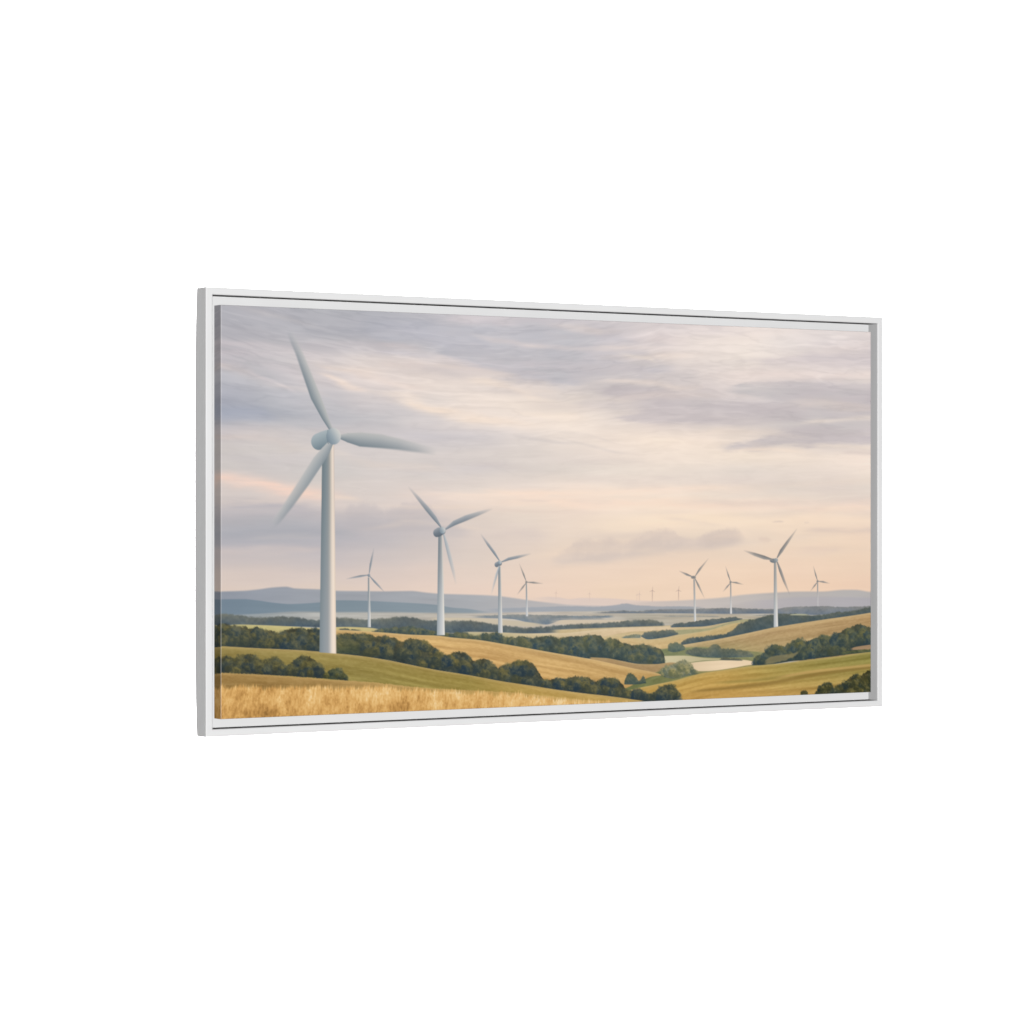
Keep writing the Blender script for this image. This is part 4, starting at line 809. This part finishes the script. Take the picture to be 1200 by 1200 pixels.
def grid_mesh(name, co, colr, q):
    u, inv = np.unique(q, return_inverse=True)
    q2 = inv.reshape(-1, 4).astype(np.int32)
    me = bpy.data.meshes.new(name)
    me.vertices.add(len(u)); me.vertices.foreach_set("co", co[u].ravel())
    me.loops.add(q2.size); me.loops.foreach_set("vertex_index", q2.ravel())
    me.polygons.add(len(q2))
    me.polygons.foreach_set("loop_start", np.arange(0, q2.size, 4, dtype=np.int32))
    me.polygons.foreach_set("loop_total", np.full(len(q2), 4, np.int32))
    me.update(calc_edges=True)
    a = me.color_attributes.new("ink", 'FLOAT_COLOR', 'POINT')
    a.data.foreach_set("color", colr[u].ravel())
    return me


# the wrapped sides: the picture folds over a soft edge and runs back, mirrored
co_l, col_l, q_l = [allco], [allcol], [quads[own < 0]]
base = len(allco)
back = LED - .0005
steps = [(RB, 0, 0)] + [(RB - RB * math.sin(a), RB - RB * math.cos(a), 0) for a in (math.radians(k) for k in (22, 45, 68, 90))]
nb = 22
steps += [(0, RB + (back - CQ - RB) * k / nb, 1) for k in range(1, nb + 1)]
for side in range(4):
    N = NY if side in (1, 3) else NX
    tt = np.linspace(-1, 1, N)
    rows_c, rows_k = [], []
    for inset, dep, fl in steps:
        a, c = CW - inset, CH - inset
        if side == 0: x, z = a * tt, np.full(N, c)
        elif side == 2: x, z = a * tt, np.full(N, -c)
        elif side == 1: x, z = np.full(N, a), -c * tt
        else: x, z = np.full(N, -a), -c * tt
        rows_c.append(np.stack([x, np.full(N, CQ + dep), z + Z0], -1))
        d = int(round(dep / (2 * CH) * (NY - 1)))
        k = {0: ink[d, :], 2: ink[NY - 1 - d, :], 1: ink[:, NX - 1 - d], 3: ink[:, d]}[side].copy()
        if RB * .1 < dep < RB * 1.2 and fl == 0:      # edge highlight painted into the ink along the fold
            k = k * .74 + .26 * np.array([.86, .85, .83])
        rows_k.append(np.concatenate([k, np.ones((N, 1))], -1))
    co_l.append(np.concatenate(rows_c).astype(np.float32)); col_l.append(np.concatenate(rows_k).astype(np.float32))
    ii = np.arange(len(steps) * N).reshape(len(steps), N) + base
    qq = np.stack([ii[:-1, :-1], ii[1:, :-1], ii[1:, 1:], ii[:-1, 1:]], -1).reshape(-1, 4)
    if side in (0, 3): qq = qq[:, ::-1]
    q_l.append(qq); base += len(steps) * N
co_all = np.concatenate(co_l); col_all = np.concatenate(col_l); q_all = np.concatenate(q_l)
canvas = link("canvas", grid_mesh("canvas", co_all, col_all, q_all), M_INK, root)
names = ["largest printed turbine, white tower catching light on its right edge", "second largest printed turbine, right of the largest",
         "printed turbine with its foot behind the middle tree row", "small printed turbine before the blue hills", None, None, None,
         "printed turbine standing on the tan slope", None]
for k in range(len(TURBINES)):
    sel = quads[own == k]
    if len(sel) < 3: continue
    t = link("printed_turbine", grid_mesh("printed_turbine", allco, allcol, sel), M_INK, canvas)
    if k < len(names) and names[k]: t["label"] = names[k]

# ---------------- white backdrop, well behind the picture
bx, by, bw, bh = 1.6, 2.6, 4.2, 3.4
nx_ = 24
bv, bf = [], []
for i in range(nx_ + 1):
    t = i / nx_ * 2 - 1
    y = by - .35 * max(0, abs(t) - .6) ** 2 * 6
    for z in (ZC - bh, ZC + bh):
        bv.append((bx + bw * t, y, z))
bf = [(2 * i, 2 * i + 2, 2 * i + 3, 2 * i + 1) for i in range(nx_)]
bd = link("backdrop", mesh_from("backdrop", bv, bf), M_BACK)
bd["kind"] = "structure"


# ---------------- lamps
def lamp(name, loc, target, sx, sy, watts):
    L = bpy.data.lights.new(name, 'AREA'); L.shape = 'RECTANGLE'; L.size = sx; L.size_y = sy; L.energy = watts
    o = bpy.data.objects.new(name, L); col.objects.link(o); o.location = loc
    d = np.array(target, float) - np.array(loc, float)
    import mathutils
    o.rotation_euler = mathutils.Vector(d).to_track_quat('-Z', 'Y').to_euler()
    return o


KEY_W, BACK_W = 4080, 420
KEY_D, KEY_A = 20.0, math.radians(26.6)
lamp("key_softbox", (-KEY_D * math.sin(KEY_A), -KEY_D * math.cos(KEY_A), ZC), (0, 0, ZC), 1.2, 1.2, KEY_W)
for sgn in (-1, 1):
    lamp("backdrop_lamp", (bx, 1.35, ZC + sgn * 2.3), (bx, by, ZC + sgn * .3), 5.0, .4, BACK_W)

# the studio light is one even frontal wash: no light is passed on between the white faces
scene.cycles.diffuse_bounces = 0
scene.cycles.glossy_bounces = 1

# ---------------- camera
cam = bpy.data.cameras.new("camera"); co = bpy.data.objects.new("camera", cam); col.objects.link(co)
scene.camera = co
co.location = (-8.218 * U, -12.6468 * U, ZC)
co.rotation_euler = (math.pi / 2, 0, -.5566)
cam.sensor_width = 36.0; cam.lens = 3407.4 / 1200 * 36.0
cam.clip_start = .05; cam.clip_end = 200

scene.view_settings.view_transform = 'Standard'
scene.view_settings.look = 'None'
scene.view_settings.exposure = 0; scene.view_settings.gamma = 1
scene.view_settings.use_curve_mapping = False
scene.render.film_transparent = False
scene.render.resolution_x = 1024; scene.render.resolution_y = 1024
